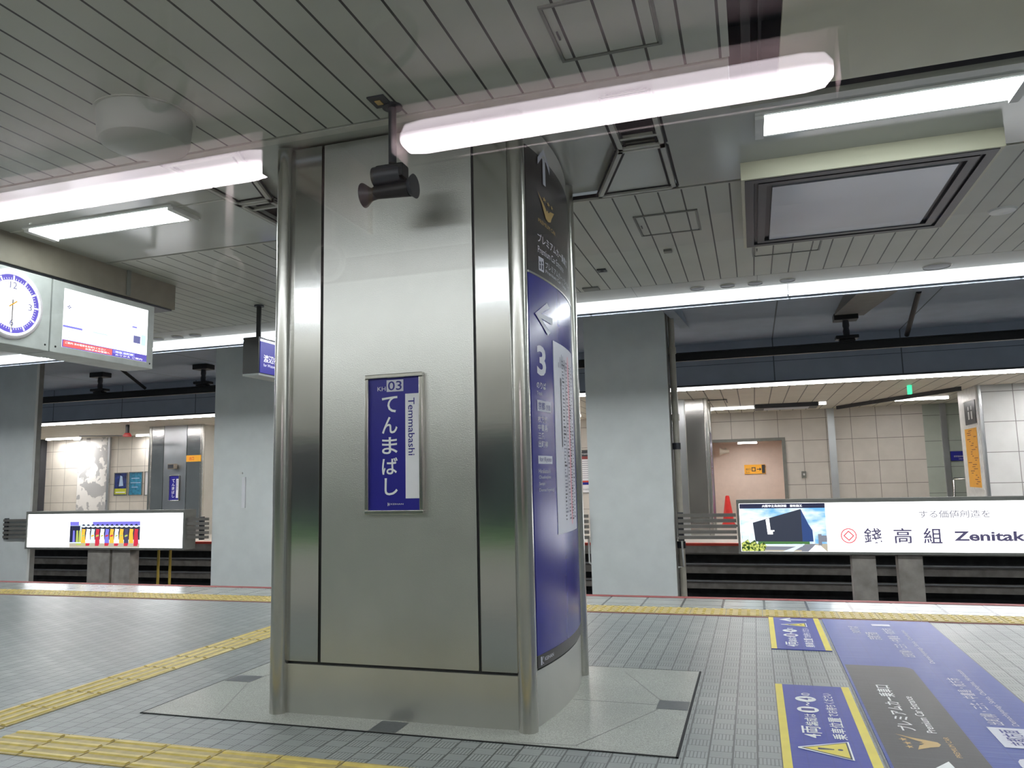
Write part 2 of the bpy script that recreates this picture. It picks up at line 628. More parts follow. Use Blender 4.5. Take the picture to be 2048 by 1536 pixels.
# ------------------------------------------------------------------ large structure: this platform
struct(MB().box(XL, XR, 0.78, 7.78, -1.15, 0.0, 'floor'), 'floor')
struct(MB().box(XL, XR, 7.26, 7.78, 0.0, 0.003, 'edgepave').box(XL, XR, 6.88, 6.90, 0.0, 0.003, 'redtrim'), 'trim_1')
struct(MB().box(XL, XR, 7.78, 7.88, -0.14, 0.006, 'redtrim'), 'trim_2')

g = MB().box(-3.18, -0.387, 3.466, 4.94, 0.0, 0.004, 'granite')
for a, b in (((-0.545, 4.285), (-0.82, 4.84)), ((-0.539, 4.122), (-0.83, 3.50)), ((-3.0, 4.26), (-2.72, 4.86)), ((-3.0, 4.12), (-2.75, 3.53)),
             ((-1.0, 4.2), (-0.55, 4.2)), ((-0.82, 3.50), (-1.2, 3.47))):
    d = (Vector(b) - Vector(a)).normalized()
    n = Vector((-d.y, d.x)) * 0.003
    g.prism([(a[0] + n.x, a[1] + n.y), (b[0] + n.x, b[1] + n.y), (b[0] - n.x, b[1] - n.y), (a[0] - n.x, a[1] - n.y)], 0.004, 0.0045, 'midgrey')
for x0, x1, y0, y1 in ((-3.17, -2.99, 4.12, 4.26), (-1.845, -1.70, 3.468, 3.62), (-0.55, -0.39, 4.13, 4.285)):
    g.box(x0, x1, y0, y1, 0.004, 0.005, 'granite_dark')
g.box(-3.19, -0.377, 3.456, 3.466, 0.0, 0.0035, 'dark').box(-3.19, -3.18, 3.456, 4.95, 0.0, 0.0035, 'dark')
g.box(-0.387, -0.375, 3.456, 4.95, 0.0, 0.0035, 'dark').box(-3.19, -0.377, 4.94, 4.95, 0.0, 0.0035, 'dark')
struct(g, 'floor_granite')

# ceiling of this platform: slats near, plain lamp bay, slats far, plain band
c = MB()
c.box(XL, 0.005, 0.4, 3.40, CZ, CZ + 0.03, 'slat').box(0.005, XR, 0.4, 2.30, CZ, CZ + 0.03, 'slat').box(2.6, XR, 2.30, 3.40, CZ, CZ + 0.03, 'slat')
struct(c, 'ceiling_near')
c = MB()
c.box(XL, 0.0, 3.415, 3.47, CZ - 0.004, CZ + 0.03, 'trim_grey')
c.box(XL, -3.22, 3.48, 4.92, CZ, CZ + 0.03, 'ceil_grey')
c.box(-3.22, -0.36, 3.48, 4.92, CZ + 0.05, CZ + 0.08, 'ceil_grey')
c.box(-0.36, -0.005, 3.48, 4.92, CZ, CZ + 0.03, 'ceil_grey').box(-0.005, 2.6, 3.92, 4.92, CZ, CZ + 0.03, 'ceil_grey').box(2.6, XR, 3.41, 4.92, CZ, CZ + 0.03, 'ceil_grey')
c.box(XL, -3.22, 4.06, 4.075, CZ - 0.003, CZ, 'trim_grey')
c.box(XL, -3.20, 3.47, 3.48, CZ + 0.01, CZ + 0.03, 'dark').box(XL, XR, 4.92, 4.94, CZ + 0.012, CZ + 0.03, 'dark')
struct(c, 'ceiling_bay')
c = MB().box(XL, XR, 4.955, 7.47, CZ, CZ + 0.03, 'slat_far').box(XL, XR, 4.94, 4.955, CZ - 0.004, CZ + 0.03, 'trim_grey').box(XL, XR, 7.47, 7.48, CZ + 0.01, CZ + 0.03, 'dark')
c.box(XL, XR, 7.48, 7.94, CZ, CZ + 0.03, 'band')
struct(c, 'ceiling_far')
struct(MB().box(0.22, 2.6, 2.30, 3.79, CZ - 0.005, CZ + 0.02, 'beige'), 'ceiling_panel')
c = MB().box(-0.1, 2.7, 2.2, 4.0, CZ + 0.45, CZ + 0.48, 'void')
c.box(0.0, 2.65, 3.925, 3.945, CZ + 0.03, CZ + 0.45, 'void').box(-0.03, -0.005, 2.2, 4.0, CZ + 0.03, CZ + 0.45, 'void')
c.box(0.06, 0.10, 2.3, 3.9, CZ + 0.12, CZ + 0.18, 'black').box(0.14, 0.155, 2.3, 3.9, CZ + 0.2, CZ + 0.24, 'dkgrey')
struct(c, 'ceiling_void')

# track zone
struct(MB().box(XL - 10, XR, 7.88, 14.0, -1.25, -1.15, 'darkconc'), 'floor_track')
c = MB().box(XL - 10, XR, 8.13, 14.23, 3.56, 3.62, 'tceil').box(XL - 10, XR, 8.12, 8.16, 2.945, 3.62, 'bulk')
struct(c, 'ceiling_track')
struct(MB().box(XL - 10, XR, 14.17, 14.23, 2.73, 3.60, 'bulk'), 'wall_bulkhead')
c = MB().box(XL - 10, XR, 14.35, 14.5, -1.2, -0.16, 'darkconc').box(XL - 10, XR, 14.0, 14.5, -0.17, -0.03, 'concrete')
c.box(XL - 10, XR, 14.06, 14.35, -0.52, -0.40, 'concrete').box(XL - 10, XR, 14.02, 14.35, -0.775, -0.66, 'concrete').box(XL - 10, XR, 14.3, 14.4, -1.2, -0.9, 'darkconc')
struct(c, 'wall_track')

# far platform shell
struct(MB().box(XL - 11, XR + 3, 14.08, 22.0, -0.2, 0.0, 'oppfloor'), 'floor_opposite')
struct(MB().box(XL - 10, XR, 13.98, 14.08, -0.04, 0.004, 'redbright'), 'trim_3')
struct(MB().box(XL - 11, XR + 3, 14.23, 22.0, OZ, OZ + 0.05, 'opp_ceil'), 'ceiling_opposite')
c = MB()
c.box(-12.0, -1.03, 20.0, 20.1, 0, OZ, 'opp_wall').box(0.75, 3.86, 20.0, 20.1, 0, OZ, 'opp_wall').box(-1.03, 0.75, 20.0, 20.1, 2.03, OZ, 'opp_wall')
c.box(3.86, 8, 20.0, 20.1, 0, OZ, 'greenwall')
struct(c, 'wall_opposite')
struct(MB().box(-1.4, 1.1, 21.6, 21.7, 0, 2.2, 'pinkwall'), 'wall_passage')
struct(MB().box(-1.2, -1.1, 20.1, 21.6, 0, 2.2, 'pinkwall'), 'wall_passage_left')
struct(MB().box(0.95, 1.05, 20.1, 21.6, 0, 2.2, 'pinkwall'), 'wall_passage_right')
struct(MB().box(-1.4, 1.1, 20.1, 21.7, 2.2, 2.25, 'pinkwall'), 'ceiling_passage')
c = MB().box(-1.06, -0.98, 19.95, 20.12, 0, 2.06, 'midgrey').box(0.70, 0.78, 19.95, 20.12, 0, 2.06, 'midgrey').box(-0.98, 0.70, 19.95, 20.12, 1.99, 2.06, 'midgrey')
struct(c, 'door_1')
struct(MB().box(-20.8, -12.0, 18.3, 18.4, 0, OZ, 'opp_wall_l').box(-12.05, -11.95, 18.3, 20.1, 0, OZ, 'opp_wall_l'), 'wall_left')
c = MB().box(-21.5, -20.85, 17.2, 18.4, 0, OZ, 'ceil_grey').box(-20.87, -20.78, 18.1, 18.3, 0, OZ, 'dkgrey')
struct(c, 'trim_4')
c = MB().box(4.07, 9, 16.0, 16.1, 0, OZ, 'opp_wall_b').box(4.0, 4.07, 16.02, 17.3, 0, OZ, 'white')
struct(c, 'wall_right')
struct(MB().box(XL - 11, -21.5, 17.2, 17.3, 0, OZ, 'ceil_grey').box(XL - 11, XR + 3, 21.95, 22.05, -1.2, 3.6, 'pinkwall'), 'wall_end')
# lower edge of the far wall, steel posts and trims on it
for i, (x0, x1, y) in enumerate(((1.77, 1.93, 19.97), (4.22, 4.34, 19.97), (-18.36, -18.28, 18.27))):
    struct(MB().box(x0, x1, y - 0.03, y + 0.03, 0, OZ, 'steel_far'), 'trim_%d' % (5 + i))
struct(MB().lathe([(0.035, 0), (0.035, OZ)], (4.055, 16.0, 0), 'steel_far'), 'trim_8')
struct(MB().prism([(1.93, 19.32), (3.75, 16.06), (3.79, 16.06), (1.97, 19.32)], OZ - 0.08, OZ, 'dkgrey'), 'trim_9')

# ------------------------------------------------------------------ lamps
# fluorescent strips along the platform edges
def strip(name, x0, x1, y0, y1, z0, z1, mat, label, seams=()):
    t = thing(name, ((x0 + x1) / 2, y0, z1), label, 'light')
    mb = MB().box(x0, x1, y0, y1, z0, z1, mat)
    mb.build('diffuser', t)
    b = MB().box(x0, x1, y1 + 0.001, y1 + 0.03, z0 - 0.02, z1, 'dkgrey') if y0 > 1 else MB().box(x0, x1, y0 - 0.03, y0 - 0.001, z0 - 0.02, z1, 'dkgrey')
    for s_ in seams:
        b.box(s_ - 0.006, s_ + 0.006, y0 - 0.003, y1 + 0.03, z0 - 0.004, z1, 'midgrey')
    b.build('housing', t)
    return t


strip('light_strip', -14.9, -1.9, 7.95, 8.07, 2.985, 3.085, 'edge_lamp', 'long white light strip over the platform edge, left of the big steel column', (-8.6, -5.2))
strip('light_strip', -1.89, 0.43, 7.95, 8.07, 2.985, 3.085, 'edge_lamp', 'short white light strip starting at the right side of the big steel column')
strip('light_strip', 0.44, 6.9, 7.95, 8.07, 2.985, 3.085, 'edge_lamp', 'white light strip running to the right picture edge under the large round vent', (3.5,))
strip('light_strip', -14.9, 6.9, 0.68, 0.78, 2.945, 3.055, 'near_lamp', 'near platform edge light strip, mirrored as a bright band in the steel column')
for x0, x1, lab in ((-25, -8.0, 'thin white light strip on the far platform edge above the left lit billboard'),
                    (-7.9, 6.9, 'thin white light strip on the far platform edge above the right lit billboard')):
    t = thing('light_strip', ((x0 + x1) / 2, 14.12, 2.77), lab, 'light')
    MB().box(x0, x1, 14.08, 14.155, 2.715, 2.768, 'opp_lamp').build('diffuser', t)
    MB().box(x0, x1, 14.06, 14.16, 2.769, 2.80, 'dkgrey').build('housing', t)


def bay_lamp(x0, x1, label):
    t = thing('recessed_lamp', ((x0 + x1) / 2, 4.16, CZ), label, 'light')
    mb = MB()
    n = 8
    prof = []
    for i in range(n + 1):
        a = math.pi * i / n
        prof.append((4.16 - 0.122 * math.cos(a), CZ - 0.004 - 0.026 * math.sin(a)))
    mb.prism(prof, x0 + 0.01, x1 - 0.01, 'white_lamp', axis=0)
    mb.build('diffuser', t)
    f = MB()
    f.box(x0 - 0.04, x1 + 0.04, 4.015, 4.034, CZ - 0.012, CZ + 0.0, 'white').box(x0 - 0.04, x1 + 0.04, 4.286, 4.305, CZ - 0.012, CZ, 'white')
    f.box(x0 - 0.04, x0 + 0.005, 4.034, 4.286, CZ - 0.03, CZ, 'white').box(x1 - 0.005, x1 + 0.04, 4.034, 4.286, CZ - 0.03, CZ, 'white')
    f.build('frame', t)


bay_lamp(0.155, 1.35, 'bright white recessed ceiling lamp at upper right, beside the dark ceiling gap')
bay_lamp(-4.86, -3.64, 'bright white recessed ceiling lamp at left, between the steel column and the clock')
bay_lamp(-6.6, -5.29, 'white recessed ceiling lamp cut off by the left picture edge, above the clock')
bay_lamp(1.85, 3.05, 'white recessed ceiling lamp just outside the right picture edge, in line with the others')
bay_lamp(-8.4, -7.2, 'white recessed ceiling lamp beyond the left picture edge, in line with the others')
bay_lamp(3.5, 4.7, 'white recessed ceiling lamp farthest to the right, outside the picture')
# far platform lamps
for x0, x1, y, lab in ((-0.86, 0.09, 18.15, 'thin white ceiling lamp on the far platform left of the dark ceiling box'),
                       (1.46, 1.60, 17.95, 'tiny white ceiling lamp on the far platform right of the dark ceiling box'),
                       (2.98, 4.0, 18.0, 'thin white ceiling lamp on the far platform beside the green sign'),
                       (-20.23, -19.0, 17.75, 'thin white ceiling lamp on the far platform left of the mural spotlight'),
                       (-17.0, -16.35, 17.88, 'short white ceiling lamp on the far platform beside the red alarm'),
                       (-4.45, -3.95, 18.2, 'white ceiling lamp glimpsed between the steel column and the white column')):
    tag(MB().box(x0, x1, y, y + 0.12, OZ - 0.05, OZ - 0.001, 'opp_lamp').build('ceiling_lamp'), lab, 'light')
for x0, x1, y in ((-11, -8, 17.5), (5.0, 6.5, 15.2), (-7.5, -5.5, 17.5)):
    tag(MB().box(x0, x1, y, y + 0.12, OZ - 0.05, OZ - 0.001, 'opp_lamp').build('ceiling_lamp'), 'white ceiling lamp of the far platform hidden behind the columns and walls', 'light', 'hidden far platform lamps')
t = thing('spotlight', (-19.2, 17.9, OZ), 'bright spotlight shining on the grey flower mural of the far platform', 'light')
MB().lathe([(0.10, -0.06), (0.13, 0)], (-19.2, 17.9, OZ), 'white').build('housing', t)
MB().lathe([(0.085, -0.07), (0.085, -0.061)], (-19.2, 17.9, OZ), 'opp_lamp').build('bulb', t)
lt = bpy.data.lights.new('mural_spot', 'SPOT')
lt.energy = 45
lt.spot_size = math.radians(60)
lt.shadow_soft_size = 0.08
lo = bpy.data.objects.new('mural_spot', lt)
COL.objects.link(lo)
lo.parent = t
lo.matrix_parent_inverse = Matrix.Translation(-Vector(t.location))
lo.location = (-19.2, 17.9, OZ - 0.09)
lo.rotation_euler = (math.radians(22), 0, 0)
tag(MB().box(-0.35, 0.12, 20.4, 20.55, 1.96, 2.03, 'opp_lamp').build('passage_lamp'), 'bright lamp at the top of the open passage doorway on the far platform', 'light')

# ------------------------------------------------------------------ ceiling fittings
def hatch(x0, x1, y0, y1, label, inner=True):
    t = thing('ceiling_hatch', ((x0 + x1) / 2, (y0 + y1) / 2, CZ), label, 'hatch')
    f = MB()
    wd = 0.014
    for a in ((x0, x1, y0, y0 + wd), (x0, x1, y1 - wd, y1), (x0, x0 + wd, y0 + wd, y1 - wd), (x1 - wd, x1, y0 + wd, y1 - wd)):
        f.box(a[0], a[1], a[2], a[3], CZ - 0.010, CZ, 'midgrey')
    f.build('frame', t)
    door = MB().box(x0 + wd + 0.006, x1 - wd - 0.006, y0 + wd + 0.006, y1 - wd - 0.006, CZ - 0.006, CZ, 'slat' if y0 < 3.4 else 'slat_far').build('door', t)
    MB().box(x0 + 0.03, x0 + 0.038, (y0 + y1) / 2 - 0.03, (y0 + y1) / 2 + 0.03, CZ - 0.013, CZ - 0.007, 'dkgrey').build('latch', door)


hatch(-0.716, -0.27, 2.755, 3.183, 'square framed ceiling hatch in the near slats at the top of the picture')
hatch(-0.73, -0.273, 5.385, 5.855, 'square framed ceiling hatch in the far slats, right of the steel column')
hatch(0.10, 0.64, 6.36, 6.78, 'framed ceiling hatch partly behind the large ceiling box')

# trapezoid service panels beside the column (point-symmetric about the column)
def trapezoid(flip, label):
    t = thing('ceiling_panel', (-1.78, 4.2, CZ), label, 'ceiling panel')
    P = [(-0.87, 4.895), (-0.63, 4.235), (-0.387, 4.235), (-0.387, 4.895)]
    Q = [(-0.62, 3.62), (-0.387, 3.62), (-0.387, 4.20), (-0.62, 4.20)]
    if flip:
        P = [(-3.57 - x, 8.39 - y) for x, y in P]
        Q = [(-3.57 - x, 8.39 - y) for x, y in Q]
    MB().prism(P, CZ + 0.004, CZ + 0.02, 'ceil_grey').build('panel', t)
    f = MB()
    for poly in (P, Q):
        for i in range(4):
            a, b = Vector(poly[i]), Vector(poly[(i + 1) % 4])
            d = (b - a).normalized()
            n = Vector((-d.y, d.x)) * 0.013
            f.prism([tuple(a + n - d * 0.013), tuple(b + n + d * 0.013), tuple(b - n + d * 0.013), tuple(a - n - d * 0.013)], CZ - 0.012, CZ + 0.022, 'trim_grey')
            m = n * 1.6
            f.prism([tuple(a + m * 1.6), tuple(b + m * 1.6), tuple(b + m), tuple(a + m)], CZ - 0.001, CZ + 0.0035, 'dark')
            f.prism([tuple(a - m * 1.6), tuple(b - m * 1.6), tuple(b - m), tuple(a - m)], CZ - 0.001, CZ + 0.0035, 'dark')
    f.build('frame', t)
    ys = [q[1] for q in Q]
    xs = [q[0] for q in Q]
    y0, y1 = min(ys), max(ys)
    h = MB().box(min(xs) + 0.015, max(xs) - 0.015, y0 + 0.015, y1 - 0.015, CZ + 0.042, CZ + 0.049, 'dark')
    h.box(min(xs) + 0.015, max(xs) - 0.015, y0 + 0.45 if not flip else y0 + 0.10, y0 + 0.475 if not flip else y0 + 0.125, CZ - 0.004, CZ + 0.015, 'trim_grey')
    h.build('opening', t)


trapezoid(False, 'wedge-shaped framed ceiling panel with a dark opening, right of the steel column top')
trapezoid(True, 'wedge-shaped framed ceiling panel with a dark opening, left of the steel column top')

t = thing('ceiling_box', (0.73, 5.4, CZ), 'large beige ceiling box with a dark frame and pale glossy panel underneath', 'ceiling box')
x0, x1, y0, y1, zb = 0.03, 1.43, 4.66, 6.13, 2.95
MB().box(x0, x1, y0, y0 + 0.02, zb, CZ, 'beige').box(x0, x1, y1 - 0.02, y1, zb, CZ, 'beige').box(x0, x0 + 0.02, y0 + 0.02, y1 - 0.02, zb, CZ, 'beige').box(x1 - 0.02, x1, y0 + 0.02, y1 - 0.02, zb, CZ, 'beige').build('casing', t)
f = MB()
def ring(a, b, z0, z1, m):
    f.box(x0 + a, x1 - a, y0 + a, y0 + b, z0, z1, m).box(x0 + a, x1 - a, y1 - b, y1 - a, z0, z1, m)
    f.box(x0 + a, x0 + b, y0 + b, y1 - b, z0, z1, m).box(x1 - b, x1 - a, y0 + b, y1 - b, z0, z1, m)
ring(0.021, 0.075, zb - 0.004, zb + 0.05, 'dkgrey')
ring(0.078, 0.10, zb + 0.012, zb + 0.05, 'black')
ring(0.10, 0.15, zb - 0.002, zb + 0.05, 'dkgrey')
ring(0.15, 0.20, zb + 0.02, zb + 0.06, 'black')
f.build('frame', t)
MB().box(x0 + 0.185, x1 - 0.185, y0 + 0.20, y1 - 0.14, zb + 0.004, zb + 0.018, 'pane_grey').build('panel', t)

t = thing('ceiling_drum', (-2.85, 2.98, CZ), 'large round grey drum-shaped ceiling fixture at upper left', 'ceiling fixture')
MB().lathe([(0.225, 0), (0.225, -0.01), (0.215, -0.13), (0.205, -0.148)], (-2.85, 2.98, CZ), 'drum', n=48, cap=False).build('rim', t)
MB().lathe([(0.205, -0.147), (0.19, -0.155), (0.02, -0.156)], (-2.85, 2.98, CZ), 'drum', n=48).build('cover', t)
MB().lathe([(0.24, -0.004), (0.24, 0)], (-2.85, 2.98, CZ), 'trim_grey', n=48).build('flange', t)
t = thing('exit_lamp', (-1.655, 3.23, CZ), 'tiny dark recessed fitting with a yellowish lens in the near ceiling slats', 'ceiling fitting')
MB().box(-1.70, -1.61, 3.175, 3.285, CZ - 0.008, CZ, 'dkgrey').build('housing', t)
MB().box(-1.675, -1.645, 3.21, 3.25, CZ - 0.012, CZ - 0.008, 'gold').build('lens', t)
tag(MB().lathe([(0.085, -0.012), (0.095, 0)], (1.845, 6.23, CZ), 'white', n=28).build('ceiling_disc'), 'round white disc cover on the ceiling slats at far right', 'ceiling fitting')
tag(MB().box(-0.61, -0.545, 6.29, 6.35, CZ - 0.02, CZ, 'midgrey').build('sensor_box'), 'small grey square sensor on the slats left of the large ceiling box', 'ceiling fitting')
t = thing('sensor_box', (-1.21, 6.72, CZ), 'small dark square sensor on the slats close to the steel column', 'ceiling fitting')
MB().box(-1.25, -1.17, 6.68, 6.77, CZ - 0.012, CZ, 'dkgrey').build('plate', t)
MB().lathe([(0.012, -0.018), (0.02, -0.012)], (-1.21, 6.72, CZ), 'black', n=12).build('lens', t)
tag(MB().box(-1.52, -1.36, 7.30, 7.42, CZ - 0.014, CZ, 'midgrey').build('bracket_plate'), 'small grey plate at the end of the slats beside the steel column', 'ceiling fitting')


def vent(x, y, r, label, group=None):
    t = thing('ceiling_vent', (x, y, CZ), label, 'vent', group)
    MB().lathe([(r, -0.008), (r * 1.12, 0)], (x, y, CZ), 'trim_grey', n=28, cap=False).build('rim', t)
    MB().lathe([(r * 0.98, -0.005), (r * 0.2, -0.007)], (x, y, CZ), 'dkgrey', n=28).build('grille', t)


for x, l in ((-0.434, 'round ceiling vent, first right of the white column in the row above the light strip'), (-0.141, 'round ceiling vent, second in the row right of the white column'),
             (0.121, 'round ceiling vent, third in the row right of the white column'), (0.424, 'round ceiling vent, fourth in the row, over the light strip joint')):
    vent(x, 7.775, 0.07, l)
vent(1.73, 7.785, 0.115, 'larger round ceiling vent by itself above the light strip at far right')
for x, l in ((-7.1, 'round ceiling vent nearest the departure display, left of the steel column'), (-6.8, 'middle round ceiling vent of three left of the steel column'), (-6.53, 'round ceiling vent nearest the hanging blue sign')):
    vent(x, 7.775, 0.07, l)

# twin horn loudspeaker in front of the column
Y = 3.30
t = thing('horn_speaker', (-1.64, Y, CZ), 'dark twin-horn loudspeaker hanging from the ceiling before the steel column', 'loudspeaker')
MB().tube([(-1.622, Y, CZ), (-1.622, Y, 2.76)], 0.02, 'dkgrey').lathe([(0.05, -0.012), (0.05, 0)], (-1.622, Y, CZ), 'dkgrey').build('pole', t)
MB().box(-1.70, -1.55, Y - 0.04, Y + 0.04, 2.675, 2.745, 'black').lathe([(0.05, -0.09), (0.055, -0.02), (0.045, 0.06)], (-1.63, Y, 2.70), 'dkgrey', axis=0, n=20).build('driver', t, bevel=0.01)
MB().lathe([(0.062, -0.145), (0.060, -0.14), (0.034, -0.105), (0.022, -0.04), (0.02, 0.0)], (-1.635, Y, 2.615), 'dkgrey', axis=0, n=28).build('horn', t)
MB().lathe([(0.02, 0.0), (0.022, 0.04), (0.034, 0.095), (0.058, 0.128), (0.06, 0.133)], (-1.635, Y, 2.625), 'dkgrey', axis=0, n=28).build('horn', t)
MB().lathe([(0.032, -0.10), (0.042, 0.09)], (-1.62, Y, 2.62), 'black', axis=0, n=16).build('housing', t)

# ------------------------------------------------------------------ the big steel column
t = thing('steel_column', (-1.77, 4.18, 0), 'massive brushed steel clad column with rounded tubes at its corners, centre', 'column')
TX = [(-2.455, 3.632), (-1.088, 3.64), (-1.072, 4.73), (-2.455, 4.73)]
for x, y in TX:
    MB().lathe([(0.047, 0.0), (0.047, 3.09)], (x, y, 0.0), 'steel_tube', n=40).build('corner_tube', t)
MB().box(-2.40, -1.14, 3.70, 4.68, 0, 3.09, 'dark').build('core', t)
MB().box(-2.409, -1.134, 3.636, 3.70, 0.004, 0.252, 'steel_base').build('base_panel', t)
MB().box(-2.212, -1.334, 3.640, 3.70, 0.266, 3.09, 'steel_mid').build('center_panel', t)
MB().box(-2.409, -2.228, 3.638, 3.70, 0.266, 3.09, 'steel_strip').build('side_strip', t)
MB().box(-1.318, -1.134, 3.638, 3.70, 0.266, 3.09, 'steel_strip').build('side_strip', t)
g = MB().box(-2.2275, -2.2125, 3.650, 3.70, 0.266, 3.08, 'black').box(-1.3335, -1.3185, 3.650, 3.70, 0.266, 3.08, 'black').box(-2.409, -1.134, 3.650, 3.70, 0.2525, 0.2655, 'black')
g.box(-2.2295, -2.2275, 3.637, 3.70, 0.266, 3.08, 'steel_tube').box(-1.3185, -1.3165, 3.637, 3.70, 0.266, 3.08, 'steel_tube')
g.build('seam', t)
MB().box(-2.40, -1.13, 4.68, 4.73, 0.004, 3.09, 'steel_mid').build('back_panel', t)
MB().box(-2.46, -2.40, 3.68, 4.69, 0.004, 3.09, 'steel_mid').build('end_panel', t)


def side_x(s, off=0.0):
    return -1.06 + 0.052 * 4 * s * (1 - s) + off


def side_fr(off):
    return lambda s, z: (side_x(s, off), 3.69 + s, z)


def curved(name, parent, z0, z1, off, m, s0=0.0, s1=1.0, n=28, extra=None):
    mb = MB()
    fr = side_fr(off)
    bk = side_fr(off - 0.02)
    for k in range(n):
        a, b = s0 + (s1 - s0) * k / n, s0 + (s1 - s0) * (k + 1) / n
        mb.face([fr(a, z0), fr(b, z0), fr(b, z1), fr(a, z1)], m, True)
        mb.face([bk(a, z1), bk(b, z1), fr(b, z1), fr(a, z1)][::-1], m)
        mb.face([bk(a, z0), bk(b, z0), fr(b, z0), fr(a, z0)], m)
    for e in (s0, s1):
        mb.face([fr(e, z0), fr(e, z1), bk(e, z1), bk(e, z0)], m)
    if extra:
        extra(mb)
    return mb.build(name, parent)


curved('curved_base', t, 0.004, 0.265, 0.0, 'steel_base')
curved('curved_cladding', t, 0.27, 3.09, -0.004, 'steel_base')

# wayfinding panel wrapped on the curved side
wp = thing('wayfinding_panel', (-1.01, 4.19, 0.28), 'tall curved black and blue wayfinding panel on the big steel column', 'sign')


def arrow(mb, fr, pts, m):
    for k, p in enumerate(pts):
        mb.flat((lambda kk: lambda u, v: tuple(Vector(fr(u, v)) + Vector((0.0006 * kk, 0, 0))))(k), p, m)


def emblem(mb, fr, u, v, wd, ht, m):
    """gold winged emblem: two unequal wings joined at a pointed base, three small stars above"""
    W = [[(0.0, 1.0), (0.20, 0.62), (0.30, 0.36), (0.42, 0.05), (0.56, 0.0), (0.60, 0.30), (0.46, 0.44), (0.38, 0.56), (0.26, 0.70)],
         [(0.56, 0.0), (0.72, 0.08), (0.80, 0.30), (1.0, 0.64), (0.70, 0.54), (0.62, 0.38), (0.60, 0.30)],
         [(0.44, 0.42), (0.60, 0.30), (0.66, 0.48), (0.58, 0.40), (0.55, 0.52), (0.50, 0.42)]]
    for p in W:
        mb.flat(fr, [(u + a * wd, v + b * ht) for a, b in p], m)
    for cx, cy, r in ((0.36, 0.86, 0.12), (0.60, 0.80, 0.12), (0.84, 0.80, 0.11)):
        st = [(cx + (r if k % 2 == 0 else r * 0.4) * math.sin(k * math.pi / 5), cy + (r if k % 2 == 0 else r * 0.4) * math.cos(k * math.pi / 5)) for k in range(10)]
        mb.flat(fr, [(u + a * wd, v + b * ht) for a, b in st], m)


def head_text(mb):
    fr = side_fr(0.0075)
    fa = side_fr(0.0105)
    arrow(mb, fa, [[(0.225, 2.795), (0.265, 2.795), (0.265, 2.95), (0.225, 2.95)], [(0.155, 2.885), (0.155, 2.925), (0.238, 3.0), (0.252, 3.0), (0.252, 2.965), (0.238, 2.965)],
                   [(0.335, 2.885), (0.335, 2.925), (0.252, 3.0), (0.238, 3.0), (0.238, 2.965), (0.252, 2.965)]], 'signgrey')
    emblem(mb, fa, 0.145, 2.60, 0.26, 0.13, 'gold')
    mb.text('PREMIUM CAR', fr, 0.15, 2.560, 0.28, 0.022, 'gold')
    mb.text('プレミアムカー乗車口', fr, 0.135, 2.447, 0.60, 0.05, 'signgrey', 0.01)
    mb.text('Premium Car Entrance', fr, 0.135, 2.388, 0.47, 0.038, 'signgrey')
    mb.rect(fr, 0.14, 2.292, 0.21, 2.368, 'signgrey', 2)
    f2 = side_fr(0.0085)
    mb.disc(f2, 0.158, 2.335, 0, 0.009, 'txtdark', 10).disc(f2, 0.188, 2.342, 0, 0.009, 'txtdark', 10)
    mb.rect(f2, 0.150, 2.302, 0.166, 2.324, 'txtdark').rect(f2, 0.180, 2.302, 0.197, 2.330, 'txtdark')
    mb.text('プレミアムカー・ライナー', fr, 0.235, 2.326, 0.56, 0.036, 'signgrey')
    mb.text('Premium Car / Liner', fr, 0.235, 2.298, 0.44, 0.02, 'signgrey')


def blue_text(mb):
    fr = side_fr(0.0075)
    arrow(mb, side_fr(0.0105), [[(0.07, 2.043), (0.235, 2.130), (0.275, 2.108), (0.115, 2.043)], [(0.07, 2.043), (0.115, 2.043), (0.27, 1.972), (0.235, 1.952)],
                   [(0.09, 2.033), (0.09, 2.054), (0.31, 2.058), (0.31, 2.022)]], 'signgrey')
    mb.text('3', fr, 0.085, 1.722, 0.115, 0.16, 'signgrey', 0.03)
    mb.text('のりば', fr, 0.075, 1.652, 0.115, 0.036, 'signgrey', 0.01)
    mb.text('Track', fr, 0.075, 1.618, 0.065, 0.02, 'signgrey')
    mb.rect(fr, 0.075, 1.535, 0.255, 1.592, 'signgrey', 3)
    mb.text('京都', side_fr(0.0085), 0.085, 1.543, 0.085, 0.04, 'txtblue', 0.01).text('方面', side_fr(0.0085), 0.183, 1.545, 0.06, 0.03, 'txtblue')
    for k, s_ in enumerate(('枚方市', '中書島', '三条', '出町柳')):
        mb.text(s_, fr, 0.078, 1.476 - 0.0425 * k, 0.075 if len(s_) == 2 else 0.118, 0.035, 'signgrey', 0.008)
    mb.rect(fr, 0.07, 1.265, 0.255, 1.306, 'signgrey', 3)
    mb.text('for Kyoto', side_fr(0.0085), 0.085, 1.270, 0.155, 0.03, 'txtblue')
    for k, s_ in enumerate(('Hirakatashi', 'Chushojima', 'Sanjo', 'Demachiyanagi')):
        mb.text(s_, fr, 0.073, 1.217 - 0.0325 * k, (0.15, 0.155, 0.07, 0.2)[k], 0.021, 'signgrey')


curved('black_header', wp, 2.262, 2.945, 0.006, 'panelblack', 0.012, 0.985, extra=head_text)
bp = curved('blue_panel', wp, 0.335, 2.250, 0.006, 'deepblue', 0.012, 0.985, extra=blue_text)
curved('divider', wp, 2.2505, 2.2615, 0.009, 'steel_tube', 0.012, 0.985)


